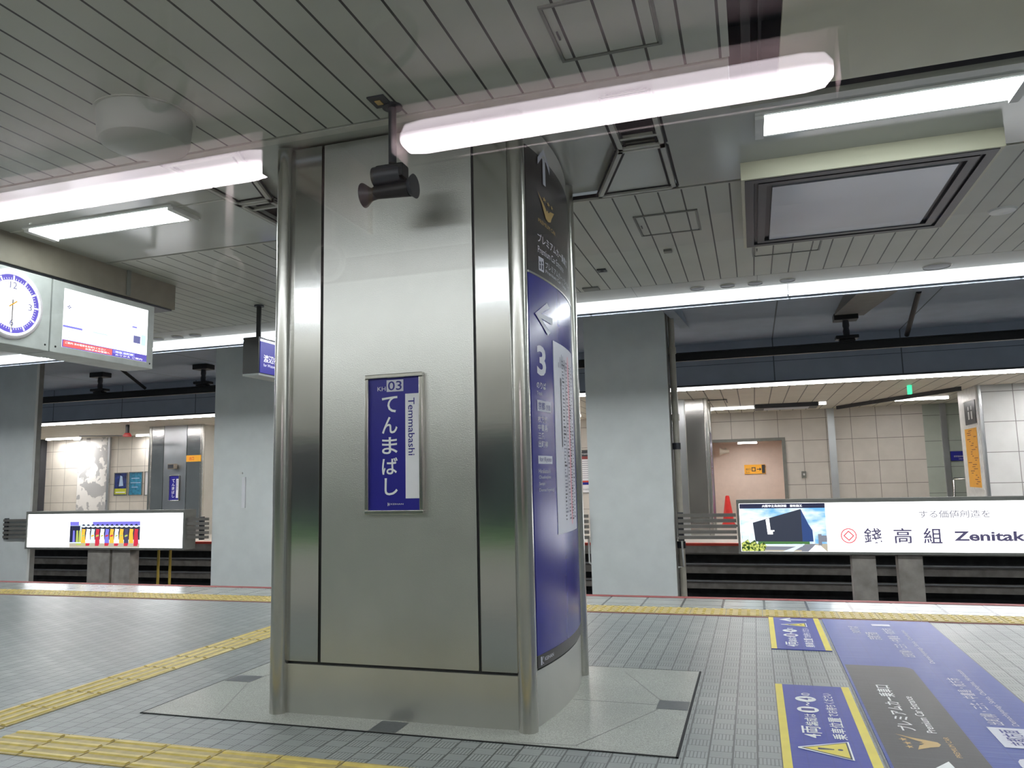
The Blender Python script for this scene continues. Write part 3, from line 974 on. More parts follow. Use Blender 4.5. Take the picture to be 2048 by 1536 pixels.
def foot_text(mb):
    fr = side_fr(0.0075)
    mb.text('KEIHAN', fr, 0.085, 0.298, 0.11, 0.018, 'signgrey', 0.01)
    mb.flat(fr, [(0.04, 0.285), (0.055, 0.285), (0.055, 0.325), (0.04, 0.325)], 'signgrey').flat(fr, [(0.057, 0.303), (0.075, 0.322), (0.065, 0.322)], 'signgrey').flat(fr, [(0.057, 0.303), (0.075, 0.287), (0.065, 0.287)], 'signgrey')


curved('black_footer', wp, 0.275, 0.334, 0.006, 'panelblack', 0.012, 0.985, extra=foot_text)


def map_art(mb):
    fr = side_fr(0.0105)
    rnd = random.Random(3)
    for col, n in ((0.47, 46), (0.56, 44), (0.64, 58), (0.72, 40)):
        for k in range(n):
            z = 1.84 - k * 0.90 / n
            L = rnd.uniform(0.02, 0.06)
            mb.rect(fr, col, z, col + L, z + rnd.uniform(0.005, 0.011), rnd.choice(['txtfaint', 'txtfaint', 'txtdark']))
    mb.rect(fr, 0.535, 1.0, 0.541, 1.86, 'txtfaint').rect(fr, 0.625, 0.93, 0.632, 1.89, 'ad_crimson')
    mb.rect(fr, 0.43, 1.36, 0.445, 1.74, 'txtdark')
    mb.rect(fr, 0.425, 1.70, 0.45, 1.745, 'txtfaint')
    for k in range(7):
        mb.rect(fr, 0.40 + 0.03 * k, 1.80, 0.408 + 0.03 * k, 1.80 + rnd.uniform(0.02, 0.09), 'txtfaint')


curved('route_map', bp, 0.893, 1.938, 0.009, 'signgrey', 0.315, 0.815, n=14, extra=map_art)

# station name sign
def station_sign(name, x0, x1, z0, z1, y, label, big=True):
    t = thing(name, ((x0 + x1) / 2, y, z0), label, 'sign')
    b = 0.022 if big else 0.012
    f = MB()
    f.box(x0 - b, x1 + b, y - 0.03, y, z1, z1 + b, 'steel_tube').box(x0 - b, x1 + b, y - 0.03, y, z0 - b, z0, 'steel_tube')
    f.box(x0 - b, x0, y - 0.03, y, z0, z1, 'steel_tube').box(x1, x1 + b, y - 0.03, y, z0, z1, 'steel_tube')
    f.build('frame', t, bevel=0.004)
    W, Hh = x1 - x0, z1 - z0
    fb = fr_south(y - 0.012)
    fr = fr_south(y - 0.0135)
    mb = MB().box(x0, x1, y - 0.012, y - 0.001, z0, z1, 'blue')
    X = lambda a: x0 + a * W
    Z = lambda a: z0 + a * Hh
    mb.text('てんまばし'[0], fr, X(0.25), Z(0.735), 0.31 * W, 0.125 * Hh, 'txtwhite', 0.012)
    for k, ch in enumerate('んまばし'):
        mb.text(ch, fr, X(0.25 if ch != 'し' else 0.30), Z((0.575, 0.42, 0.265, 0.11)[k]), (0.31 if ch != 'し' else 0.26) * W, 0.128 * Hh, 'txtwhite', 0.012)
    mb.rect(fr, X(0.715), Z(0.085), X(1.0), Z(0.873), 'signwhite')
    f2 = fr_south(y - 0.015)
    mb.text('Temmabashi', f2, X(0.775), Z(0.405), 0.125 * W, 0.435 * Hh, 'txtblue', 0.008, rot=-90)
    if big:
        mb.text('KH', fr, X(0.16), Z(0.905), 0.165 * W, 0.032 * Hh, 'signgrey', 0.006)
        mb.rect(fr, X(0.345), Z(0.895), X(0.68), Z(0.985), 'signgrey')
        mb.text('03', f2, X(0.375), Z(0.905), 0.275 * W, 0.07 * Hh, 'txtblue', 0.01)
        mb.text('KEIHAN', fr, X(0.42), Z(0.038), 0.25 * W, 0.012 * Hh, 'signgrey', 0.008)
        mb.flat(fr, [(X(0.36), Z(0.03)), (X(0.375), Z(0.03)), (X(0.375), Z(0.055)), (X(0.36), Z(0.055))], 'signgrey').flat(fr, [(X(0.375), Z(0.042)), (X(0.40), Z(0.055)), (X(0.40), Z(0.03))], 'signgrey')
    mb.build('name_plate', t)


station_sign('station_sign', -1.921, -1.632, 1.046, 1.733, 3.64, 'blue station name sign with white vertical lettering on the steel column front')

# ------------------------------------------------------------------ tactile paving
def bars_block(mb, x0, x1, y0, y1, along_x):
    mb.box(x0 + 0.004, x1 - 0.004, y0 + 0.004, y1 - 0.004, 0.0, 0.004, 'yellow_base')
    for k in range(4):
        if along_x:
            c_ = y0 + (y1 - y0) * (0.125 + 0.25 * k)
            mb.prism([(c_ - 0.017, 0.004), (c_ + 0.017, 0.004), (c_ + 0.009, 0.0095), (c_ - 0.009, 0.0095)], x0 + 0.012, x1 - 0.012, 'yellow', axis=0)
        else:
            c_ = x0 + (x1 - x0) * (0.125 + 0.25 * k)
            mb.prism([(c_ - 0.017, 0.004), (c_ + 0.017, 0.004), (c_ + 0.009, 0.0095), (c_ - 0.009, 0.0095)], y0 + 0.012, y1 - 0.012, 'yellow', axis=1)


def dome(mb, x, y, r=0.013, h=0.006, z=0.004):
    n = 6
    vs = [(x + r * math.cos(i * 2 * math.pi / n), y + r * math.sin(i * 2 * math.pi / n), z) for i in range(n)]
    vs += [(x + r * 0.6 * math.cos(i * 2 * math.pi / n), y + r * 0.6 * math.sin(i * 2 * math.pi / n), z + h) for i in range(n)]
    mb.raw(vs, [(i, (i + 1) % n, n + (i + 1) % n, n + i) for i in range(n)] + [tuple(range(n, 2 * n))], 'yellow')


mb = MB()
x = -3.559
while x < 1.2:
    bars_block(mb, x, x + 0.302, 2.79, 3.085, True)
    x += 0.302
tag(mb.build('tactile_path'), 'yellow ribbed guide path on the floor in front of the steel column', 'tactile paving')
mb = MB()
y = 3.10
while y < 6.6:
    bars_block(mb, -3.99, -3.69, y, y + 0.302, False)
    y += 0.302
for i in range(2):
    mb.box(-3.99 + 0.0, -3.69, 2.79, 3.09, 0.0, 0.004, 'yellow_base') if i == 0 else None
for i in range(5):
    for j in range(5):
        dome(mb, -3.96 + 0.06 * i, 2.82 + 0.06 * j)
tag(mb.build('tactile_path'), 'yellow ribbed guide path running away diagonally at left towards the far edge', 'tactile paving')
mb = MB()
x = -12.0
k = 0
while x < 4.2:
    mb.box(x + 0.003, x + 0.297, 6.925, 7.245, 0.0, 0.004, 'yellow_base')
    for i in range(4):
        for j in range(4):
            xx = x + 0.04 + 0.0733 * i
            mb.prism([(xx - 0.013, 6.96 + 0.075 * j), (xx + 0.013, 6.96 + 0.075 * j), (xx + 0.013, 7.0 + 0.075 * j), (xx - 0.013, 7.0 + 0.075 * j)], 0.004, 0.0085, 'yellow')
    x += 0.3
tag(mb.build('tactile_strip'), 'yellow studded warning strip along the far edge of this platform', 'tactile paving')

# ------------------------------------------------------------------ floor stickers
def circ_num(mb, ch, u, v, r):
    mb.disc(fr_floor(0.0062), u, v, 0, r, 'txtwhite', 24)
    mb.text(ch, fr_floor(0.0066), u - r * 0.38, v - r * 0.6, r * 0.76, r * 1.2, 'txtblue', 0.02)


def warn_tri(mb, u0, u1, v0, v1):
    f1, f2, f3 = fr_floor(0.0062), fr_floor(0.0066), fr_floor(0.007)
    c_ = (u0 + u1) / 2
    mb.flat(f1, [(u0 - 0.018, v0 - 0.014), (u1 + 0.018, v0 - 0.014), (c_ + 0.008, v1 + 0.026), (c_ - 0.008, v1 + 0.026)], 'txtwhite')
    mb.flat(f2, [(u0 - 0.008, v0 - 0.007), (u1 + 0.008, v0 - 0.007), (c_, v1 + 0.014)], 'txtdark')
    mb.flat(f3, [(u0 + 0.006, v0), (u1 - 0.006, v0), (c_, v1)], 'yellow_floor')
    f4 = fr_floor(0.0074)
    mb.flat(f4, [(c_ - 0.005, v0 + 0.055), (c_ + 0.005, v0 + 0.055), (c_ + 0.013, v0 + 0.12), (c_ - 0.013, v0 + 0.12)], 'txtdark')
    mb.disc(f4, c_, v0 + 0.03, 0, 0.011, 'txtdark', 14)


def waiting_sticker(y0, y1, tu, label, tri, arrow_u=None):
    """tu = start of the lettering; tri = (u0, u1)"""
    mb = MB().box(0.045, 0.43, y0, y1, 0.0, 0.0048, 'fblue2')
    f0 = fr_floor(0.0055)
    mb.rect(f0, y0, -0.082, y1, -0.045, 'yellow_floor').rect(f0, y0, -0.43, y1, -0.39, 'yellow_floor')
    fr = fr_floor(0.0062)
    s_ = 0.87
    L = tu[1] - tu[0]
    U = lambda a: tu[0] + a * L
    mb.text('4両', fr, U(0.0), -0.228, 0.22 * L, 0.085, 'txtwhite', 0.012)
    mb.text('編成は', fr, U(0.23), -0.224, 0.25 * L, 0.06, 'txtwhite', 0.012)
    circ_num(mb, '1', U(0.575), -0.190, 0.052)
    mb.text('〜', fr, U(0.66), -0.205, 0.085 * L, 0.02, 'txtwhite', 0.02)
    circ_num(mb, '4', U(0.825), -0.190, 0.052)
    mb.text('の', fr, U(0.91), -0.218, 0.07 * L, 0.045, 'txtwhite', 0.012)
    mb.text('乗車位置', fr, U(0.0), -0.332, 0.43 * L, 0.062, 'txtwhite', 0.012)
    mb.text('でお待ちください', fr, U(0.45), -0.328, 0.55 * L, 0.052, 'txtwhite', 0.012)
    if arrow_u is None:
        warn_tri(mb, tri[0], tri[1], -0.315, -0.14)
    else:
        warn_tri(mb, tri[0], tri[1], -0.31, -0.16)
        c_ = arrow_u
        for p in ([(c_ - 0.016, -0.335), (c_ + 0.016, -0.335), (c_ + 0.016, -0.16), (c_ - 0.016, -0.16)],
                  [(c_, -0.125), (c_ - 0.085, -0.215), (c_ - 0.045, -0.215), (c_, -0.165)], [(c_, -0.125), (c_ + 0.085, -0.215), (c_ + 0.045, -0.215), (c_, -0.165)]):
            mb.flat(fr, p, 'txtwhite')
    return tag(mb.build('floor_sticker'), label, 'floor sticker')


waiting_sticker(5.675, 6.875, (5.76, 6.44), 'small blue floor sticker with yellow borders and white arrow, next to the yellow strip', (6.50, 6.63), 6.78)
waiting_sticker(3.02, 4.75, (3.84, 4.60), 'blue floor sticker with yellow borders and large warning triangle, nearest the camera', (3.60, 3.80))

mb = MB().box(0.455, 1.237, 2.6, 6.87, 0.0, 0.0046, 'fblue')
fd = fr_floor(0.0054)
R_ = 0.06
poly = [(2.6, -0.84), (5.24, -0.84), (5.275, -0.83), (5.30, -0.80), (5.30, -0.468), (2.6, -0.468)]
mb.flat(fd, poly, 'fblack')
fr = fr_floor(0.006)
mb.text('プレミアムカー乗車口', fr, 4.04, -0.645, 0.80, 0.075, 'txtwhite', 0.012)
mb.text('Premium Car Entrance', fr, 4.03, -0.722, 0.60, 0.040, 'txtwhite', 0.008)
emblem(mb, lambda a, b: fr(3.985 - a, b), 0.0, -0.705, 0.20, 0.165, 'gold')
mb.text('PREMIUM CAR', fr, 3.72, -0.755, 0.26, 0.022, 'gold')
for p in ([(3.42, -0.72), (3.475, -0.72), (3.475, -0.60), (3.42, -0.60)], [(3.4475, -0.53), (3.28, -0.70), (3.37, -0.70), (3.4475, -0.61)], [(3.4475, -0.53), (3.665, -0.69), (3.575, -0.70), (3.4475, -0.61)]):
    mb.flat(fr, p, 'txtwhite')
mb.rect(fr, 3.90, -1.13, 4.18, -0.955, 'signgrey')
fr2 = fr_floor(0.0064)
mb.text('京都方面', fr2, 3.93, -1.075, 0.22, 0.085, 'txtblue', 0.01)
mb.text('for Kyoto', fr2, 3.95, -1.115, 0.16, 0.025, 'txtblue')
mb.text('3', fr, 3.62, -1.09, 0.15, 0.14, 'signgrey', 0.03)
mb.text('出町柳・三条・中書島・枚方市', fr, 4.22, -1.045, 0.86, 0.07, 'signgrey', 0.006)
mb.text('Demachiyanagi, Sanjo, Chushojima, Hirakatashi', fr, 4.22, -1.11, 1.07, 0.035, 'signgrey')
mb.text('出町柳・三条・中書島・枚方市', fr, 5.58, -0.92, 0.95, 0.075, 'signgrey', 0.006)
mb.text('Demachiyanagi, Sanjo, Chushojima', fr, 5.43, -1.005, 1.05, 0.035, 'signgrey')
mb.text('京都方面', fr, 6.10, -0.80, 0.26, 0.09, 'signgrey', 0.01).rect(fr, 6.62, -0.93, 6.70, -0.80, 'signgrey')
mb.text('3のりば', fr, 6.32, -0.69, 0.26, 0.07, 'signgrey', 0.01)
tag(mb.build('floor_sticker'), 'large blue and black boarding sticker with gold emblem covering the floor at right', 'floor sticker')

# ------------------------------------------------------------------ hanging things at left
t = thing('ceiling_bulkhead', (-5.3, 4.6, CZ), 'brown box-shaped ceiling bulkhead behind the departure display', 'ceiling box')
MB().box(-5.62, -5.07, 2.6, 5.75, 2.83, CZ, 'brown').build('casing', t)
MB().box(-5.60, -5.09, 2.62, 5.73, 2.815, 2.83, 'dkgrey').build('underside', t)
MB().box(-5.068, -5.058, 5.16, 5.2, 2.84, CZ, 'midgrey').build('trim', t)

XF = -5.0
ZB, ZT = 2.222, 2.782
t = thing('departure_display', (-5.14, 4.9, ZB), 'hanging departure display with a bright white screen and red message band', 'display')
cab = MB().box(-5.29, XF, 4.385, 5.42, ZB, ZT, 'ltgrey').build('cabinet', t, bevel=0.004)
fe = fr_east(XF + 0.002)
f2 = fr_east(XF + 0.003)
f3 = fr_east(XF + 0.004)
mb = MB().box(XF - 0.01, XF + 0.0015, 4.485, 5.345, 2.275, 2.735, 'scr_white')
sx, sz = 4.485, 2.275
SW, SH = 0.86, 0.46
def sc(u0, v0, u1, v1, m, f=fe):
    mb.rect(f, sx + u0 * SW, sz + v0 * SH, sx + u1 * SW, sz + v1 * SH, m)
sc(0, 0, 1, 0.13, 'scr_violet')
sc(0.01, 0.012, 0.56, 0.118, 'scr_red', f2)
sc(0.57, 0.055, 0.84, 0.118, 'scr_blue', f2)
sc(0, 0.34, 0.21, 0.375, 'scr_blue')
sc(0.33, 0.345, 0.50, 0.365, 'scr_pale')
sc(0.82, 0.32, 0.91, 0.46, 'scr_ink')
sc(0.92, 0.30, 0.98, 0.50, 'scr_pale')
sc(0.80, 0.60, 0.86, 0.63, 'scr_blue')
mb.text('ご案内 次の電車をお待ちください', f3, sx + 0.03 * SW, sz + 0.065 * SH, 0.45 * SW, 0.035 * SH, 'scr_white')
mb.text('お急ぎのお客様へ', f3, sx + 0.25 * SW, sz + 0.022 * SH, 0.28 * SW, 0.032 * SH, 'scr_white')
mb.text('特急 出町柳', f3, sx + 0.60 * SW, sz + 0.068 * SH, 0.22 * SW, 0.035 * SH, 'scr_white')
mb.text('のりかえ ご案内', f3, sx + 0.60 * SW, sz + 0.018 * SH, 0.34 * SW, 0.032 * SH, 'scr_white')
mb.text('普通 中之島', f2, sx + 0.03 * SW, sz + 0.255 * SH, 0.12 * SW, 0.04 * SH, 'scr_ink')
mb.text('17:42', f2, sx + 0.02 * SW, sz + 0.165 * SH, 0.07 * SW, 0.04 * SH, 'scr_ink')
mb.text('のりば', f2, sx + 0.86 * SW, sz + 0.76 * SH, 0.08 * SW, 0.03 * SH, 'scr_ink')
mb.text('❖', f2, sx + 0.035 * SW, sz + 0.66 * SH, 0.045 * SW, 0.07 * SH, 'scr_ink')
mb.build('screen', t)
MB().tube([(-5.15, 4.7, ZT), (-5.15, 4.7, 2.83)], 0.02, 'dkgrey').build('hanger', t)
for y in (4.43, 5.385):
    MB().lathe([(0.008, 0), (0.006, 0.004)], (XF, y, ZB + 0.045), 'black', axis=0, n=10).build('screw', cab)

t = thing('platform_clock', (-5.14, 3.9, ZB), 'round lit clock with a blue ring in a grey hanging cabinet', 'clock')
MB().box(-5.29, XF, 3.35, 4.372, ZB, ZT, 'ltgrey').build('cabinet', t, bevel=0.004)
CY, CR, CZc = 4.045, 0.205, 2.515
mb = MB().lathe([(0.255, 0.0), (0.25, 0.014), (0.225, 0.016)], (XF, CY, CZc), 'clk_rim', axis=0, n=56)
mb.build('rim', t)
fcl = fr_east(XF + 0.0175)
mb = MB().disc(fcl, CY, CZc, 0, 0.228, 'scr_white', 56)
fcl2 = fr_east(XF + 0.0185)
mb.disc(fcl2, CY, CZc, 0.172, 0.212, 'clk_blue', 60)
fcl3 = fr_east(XF + 0.0195)
for k in range(60):
    a = math.radians(k * 6)
    r0, r1, wd = (0.172, 0.206, 0.006) if k % 5 == 0 else (0.176, 0.188, 0.0015)
    d, n = (math.sin(a), math.cos(a)), (math.cos(a), -math.sin(a))
    mb.flat(fcl3, [(CY + d[0] * r + n[0] * s_, CZc + d[1] * r + n[1] * s_) for r, s_ in ((r0, -wd), (r1, -wd), (r1, wd), (r0, wd))], 'scr_white')
for s_, u, v, wd in (('12', 0, 0.135, 0.055), ('3', 0.14, 0, 0.03), ('6', 0, -0.135, 0.03), ('9', -0.14, 0, 0.03)):
    mb.text(s_, fcl3, CY + u - wd / 2, CZc + v - 0.024, wd, 0.048, 'scr_ink')
dial = mb.build('dial', t)
fh = fr_east(XF + 0.022)
h = MB().flat(fh, [(CY - 0.004, CZc + 0.03), (CY + 0.004, CZc + 0.03), (CY + 0.003, CZc - 0.19), (CY - 0.003, CZc - 0.19)], 'hand')
h.build('minute_hand', dial)
MB().flat(fr_east(XF + 0.0235), [(CY - 0.03, CZc - 0.02), (CY - 0.025, CZc - 0.028), (CY + 0.035, CZc + 0.02), (CY + 0.03, CZc + 0.027)], 'orange').build('hour_hand', dial)
MB().lathe([(0.008, 0), (0.006, 0.004)], (XF, 4.34, ZB + 0.045), 'black', axis=0, n=10).build('screw', t)
MB().tube([(-5.15, 4.0, ZT), (-5.15, 4.0, 2.83)], 0.02, 'dkgrey').build('hanger', t)

t = thing('direction_sign', (-4.86, 7.2, 2.30), 'hanging blue direction sign with white lettering, cut off by the steel column', 'sign')
MB().box(-4.955, -4.772, 6.62, 8.0, 2.325, 2.705, 'dkgrey').build('casing', t)
MB().box(-4.96, -4.765, 6.615, 8.0, 2.305, 2.325, 'ltgrey').box(-4.957, -4.768, 6.613, 6.62, 2.325, 2.70, 'panelblack').build('edge', t)
mb = MB().box(-4.772, -4.766, 6.64, 7.98, 2.335, 2.66, 'sign_glow_blue').box(-4.771, -4.7655, 6.64, 7.98, 2.662, 2.685, 'sign_glow_white')
fe = fr_east(-4.7645)
mb.text('渡辺橋・中之島', fe, 6.695, 2.450, 0.62, 0.08, 'sign_glow_white', 0.012)
mb.text('for Watanabebashi & Nakanoshima', fe, 6.695, 2.405, 0.66, 0.03, 'sign_glow_white')
mb.build('face', t)
MB().tube([(-4.85, 6.72, 2.70), (-4.85, 6.72, CZ)], 0.026, 'black').lathe([(0.05, -0.015), (0.05, 0)], (-4.85, 6.72, CZ), 'dkgrey').build('hanger', t)
MB().tube([(-4.85, 7.85, 2.70), (-4.85, 7.85, CZ)], 0.026, 'black').build('hanger', t)

# ------------------------------------------------------------------ between the tracks
def white_column(x0, x1, label, depth=0.1):
    t = thing('concrete_column', ((x0 + x1) / 2, 10.9, -1.15), label, 'column')
    MB().box(x0, x1, 10.55, 10.60, -1.15, 3.55, 'column_white').build('front_panel', t)
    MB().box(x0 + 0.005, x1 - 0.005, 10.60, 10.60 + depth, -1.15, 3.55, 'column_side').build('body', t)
    return t


white_column(-2.20, -1.055, 'white painted concrete column between the tracks, right of the steel column', 0.35)
white_column(-8.43, -7.27, 'white painted concrete column between the tracks, left of the steel column')
white_column(-13.6, -12.30, 'white painted concrete column between the tracks at the left picture edge')
# pipes and guards on the right column
t = thing('drain_pipe', (-1.0, 11.0, -1.15), 'white vertical drain pipe with clamps on the side of the right white column', 'pipe')
pp = MB().tube([(-1.005, 10.9, -1.15), (-1.005, 10.9, 3.5)], 0.045, 'pipe', 14).build('pipe', t)
for z in (0.2, 1.55, 1.95, 2.9):
    MB().lathe([(0.056, 0), (0.056, 0.09)], (-1.005, 10.9, z), 'dkgrey' if z < 1.7 else 'pipe', n=16).build('clamp', pp)
t = thing('cable_conduit', (-1.02, 11.2, -1.15), 'grey vertical cable conduit behind the drain pipe on the right white column', 'pipe')
MB().box(-1.05, -0.985, 11.12, 11.2, -1.15, 0.15, 'midgrey').build('duct', t)
MB().tube([(-1.03, 11.2, 0.1), (-1.03, 11.2, 3.5)], 0.02, 'dkgrey').build('cable', t)
tag(MB().tube([(-1.035, 10.63, 0.36), (-0.985, 10.62, 0.36), (-0.97, 10.62, 0.33), (-0.965, 10.62, -0.02), (-1.035, 10.63, -0.03)], 0.014, 'white').build('grab_handle'), 'thin white bent handle low on the right side of the right white column', 'handle')
tag(MB().tube([(-2.215, 10.63, 0.36), (-2.24, 10.62, 0.34), (-2.24, 10.62, 0.02), (-2.215, 10.63, 0.0)], 0.012, 'white').build('grab_handle'), 'thin white bent handle beside the steel column, on the left side of the white column', 'handle')
tag(MB().box(-7.93, -7.86, 10.53, 10.549, 1.37, 1.40, 'white').build('label_plate'), 'tiny white plate high on the left white column', 'plate')
tag(MB().box(-7.86, -7.80, 10.53, 10.549, 0.83, 1.32, 'signwhite').build('number_plate'), 'narrow white vertical plate on the left white column', 'plate')


def fence(x0, x1, label, y=10.48, post=None, n=5):
    t = thing('slat_fence', ((x0 + x1) / 2, y, 0.34), label, 'fence')
    for k in range(n):
        z = 0.667 - 0.072 * k
        MB().box(x0, x1, y - 0.012, y + 0.012, z - 0.026, z + 0.018, 'fence').build('slat', t)
    for px_ in (post if post is not None else ()):
        MB().box(px_ - 0.035, px_ + 0.035, y + 0.013, y + 0.06, 0.33, 0.70, 'dkgrey').build('post', t)
    if label.startswith('grey slatted fence glimpsed'):
        MB().box(-2.94, -2.86, y + 0.013, y + 0.06, -1.15, 0.329, 'dkgrey').build('post', t)


fence(-1.0, -0.255, 'grey slatted fence between the right white column and the right billboard', post=(-0.965,))
fence(-3.2, -2.202, 'grey slatted fence glimpsed between the steel column and the right white column', post=(-2.9,))
fence(-8.86, -8.44, 'grey slatted fence between the left billboard and the left white column', post=(-8.6,))
fence(-12.83, -12.24, 'grey slatted fence reaching from the leftmost white column to the left billboard', y=10.50, post=(-12.80,))


def billboard(x0, x1, z0, z1, label, art, legs):
    t = thing('billboard', ((x0 + x1) / 2, 10.5, -1.15), label, 'billboard')
    y = 10.46
    MB().box(x0, x1, y, y + 0.24, z0, z1, 'midgrey').build('cabinet', t)
    f = MB().box(x0 - 0.002, x1 + 0.002, y - 0.03, y, z1 - 0.045, z1 + 0.002, 'midgrey').box(x0 - 0.002, x1 + 0.002, y - 0.03, y, z0 - 0.002, z0 + 0.028, 'midgrey')
    f.box(x0 - 0.002, x0 + 0.03, y - 0.03, y, z0 + 0.028, z1 - 0.045, 'midgrey').box(x1 - 0.03, x1 + 0.002, y - 0.03, y, z0 + 0.028, z1 - 0.045, 'midgrey')
    f.build('frame', t)
    mb = MB().box(x0 + 0.03, x1 - 0.03, y - 0.012, y - 0.001, z0 + 0.028, z1 - 0.045, 'ad_white')
    art(mb, y - 0.014)
    mb.build('lit_face', t)
    for a, b in legs:
        MB().box(a, b, y + 0.02, y + 0.22, -1.15, z0 - 0.001, 'darkconc' if False else 'concrete').build('leg', t)


def art_right(mb, y):
    fr = lambda u, v: (-0.205 + u * 1.03, y, 0.205 + v * 0.60)          # picture area, 0..1
    f1 = lambda u, v: (-0.205 + u * 1.03, y - 0.001, 0.205 + v * 0.60)
    f2 = lambda u, v: (-0.205 + u * 1.03, y - 0.002, 0.205 + v * 0.60)
    f3 = lambda u, v: (-0.205 + u * 1.03, y - 0.003, 0.205 + v * 0.60)
    mb.rect(fr, 0, 0, 1, 0.9, 'ad_sky').rect(fr, 0, 0.9, 1, 1.0, 'ad_navy')
    mb.text('大阪中之島美術館　当社施工', f1, 0.27, 0.925, 0.47, 0.05, 'ad_white', 0.01)
    mb.flat(f1, [(0.0, 0.0), (1.0, 0.0), (1.0, 0.16), (0.0, 0.16)], 'ad_sand')
    for a, b, h in ((0.02, 0.10, 0.33), (0.11, 0.15, 0.38), (0.16, 0.2, 0.3), (0.83, 0.86, 0.42), (0.02, 0.2, 0.24)):
        mb.rect(f1, a, 0.12, b, h, 'ad_pale')
    mb.flat(f2, [(0.15, 0.60), (0.72, 0.88), (0.72, 0.205), (0.17, 0.205)], 'ad_build')
    mb.flat(f2, [(0.72, 0.88), (0.80, 0.56), (0.84, 0.44), (0.845, 0.205), (0.72, 0.205)], 'ad_build2')
    mb.flat(f3, [(0.305, 0.665), (0.345, 0.69), (0.355, 0.44), (0.40, 0.44), (0.40, 0.415), (0.38, 0.415), (0.38, 0.355), (0.32, 0.355)], 'ad_white')
    mb.flat(f2, [(0.20, 0.205), (0.80, 0.205), (0.80, 0.15), (0.20, 0.15)], 'ad_green')
    mb.flat(f2, [(0.24, 0.15), (0.74, 0.16), (0.74, 0.10), (0.24, 0.11)], 'ad_pale').rect(f2, 0.28, 0.03, 0.72, 0.10, 'ad_grey')
    mb.flat(f3, [(0.48, 0.0), (0.60, 0.0), (0.74, 0.14), (0.70, 0.14)], 'ad_pale')
    mb.flat(f3, [(0.70, 0.0), (0.78, 0.0), (0.87, 0.16), (0.72, 0.14)], 'ad_grey')
    mb.flat(f3, [(0.78, 0.0), (0.99, 0.0), (0.92, 0.12), (0.86, 0.13)], 'ad_white')
    mb.rect(f2, 0.90, 0.13, 0.94, 0.36, 'ad_grey').rect(f2, 0.94, 0.20, 1.0, 0.33, 'ad_grey')
    for cx, cy, r in ((0.05, 0.08, 0.06), (0.11, 0.10, 0.055), (0.03, 0.03, 0.05), (0.16, 0.05, 0.05), (0.20, 0.09, 0.055), (0.25, 0.06, 0.045), (0.10, 0.02, 0.06), (0.22, 0.02, 0.05), (0.07, 0.16, 0.055), (0.15, 0.14, 0.06), (0.02, 0.12, 0.05), (0.26, 0.11, 0.05)):
        mb.flat(f3, [(max(0, cx + r * (0.8 + 0.25 * math.sin(k * 5.1)) * math.cos(k * 0.35)), max(0, cy + 1.7 * r * (0.8 + 0.25 * math.sin(k * 3.7)) * math.sin(k * 0.35))) for k in range(18)], 'ad_bush')
    fw = fr_south(y - 0.001)
    mb.text('する価値創造を', fw, 1.88, 0.612, 0.76, 0.09, 'ad_faint', 0.012)
    mb.disc(fw, 1.077, 0.40, 0.078, 0.092, 'ad_red', 40)
    f9 = fr_south(y - 0.002)
    for a, b in (((0, 1), (1, 0)), ((1, 0), (0, -1)), ((0, -1), (-1, 0)), ((-1, 0), (0, 1))):
        mb.flat(f9, [(1.077 + a[0] * 0.066, 0.40 + a[1] * 0.066), (1.077 + b[0] * 0.066, 0.40 + b[1] * 0.066), (1.077 + b[0] * 0.044, 0.40 + b[1] * 0.044), (1.077 + a[0] * 0.044, 0.40 + a[1] * 0.044)], 'ad_red')
    for ch, u in (('錢', 1.25), ('高', 1.585), ('組', 1.91)):
        mb.text(ch, fw, u, 0.308, 0.20, 0.185, 'ad_ink', 0.012)
    mb.text('Zenitaka', fw, 2.235, 0.338, 0.83, 0.115, 'ad_ink', 0.03)


billboard(-0.24, 3.9, 0.175, 0.855, 'large lit white billboard at right showing a dark angular building and red diamond logo', art_right, ((1.095, 1.365), (1.615, 1.885)))


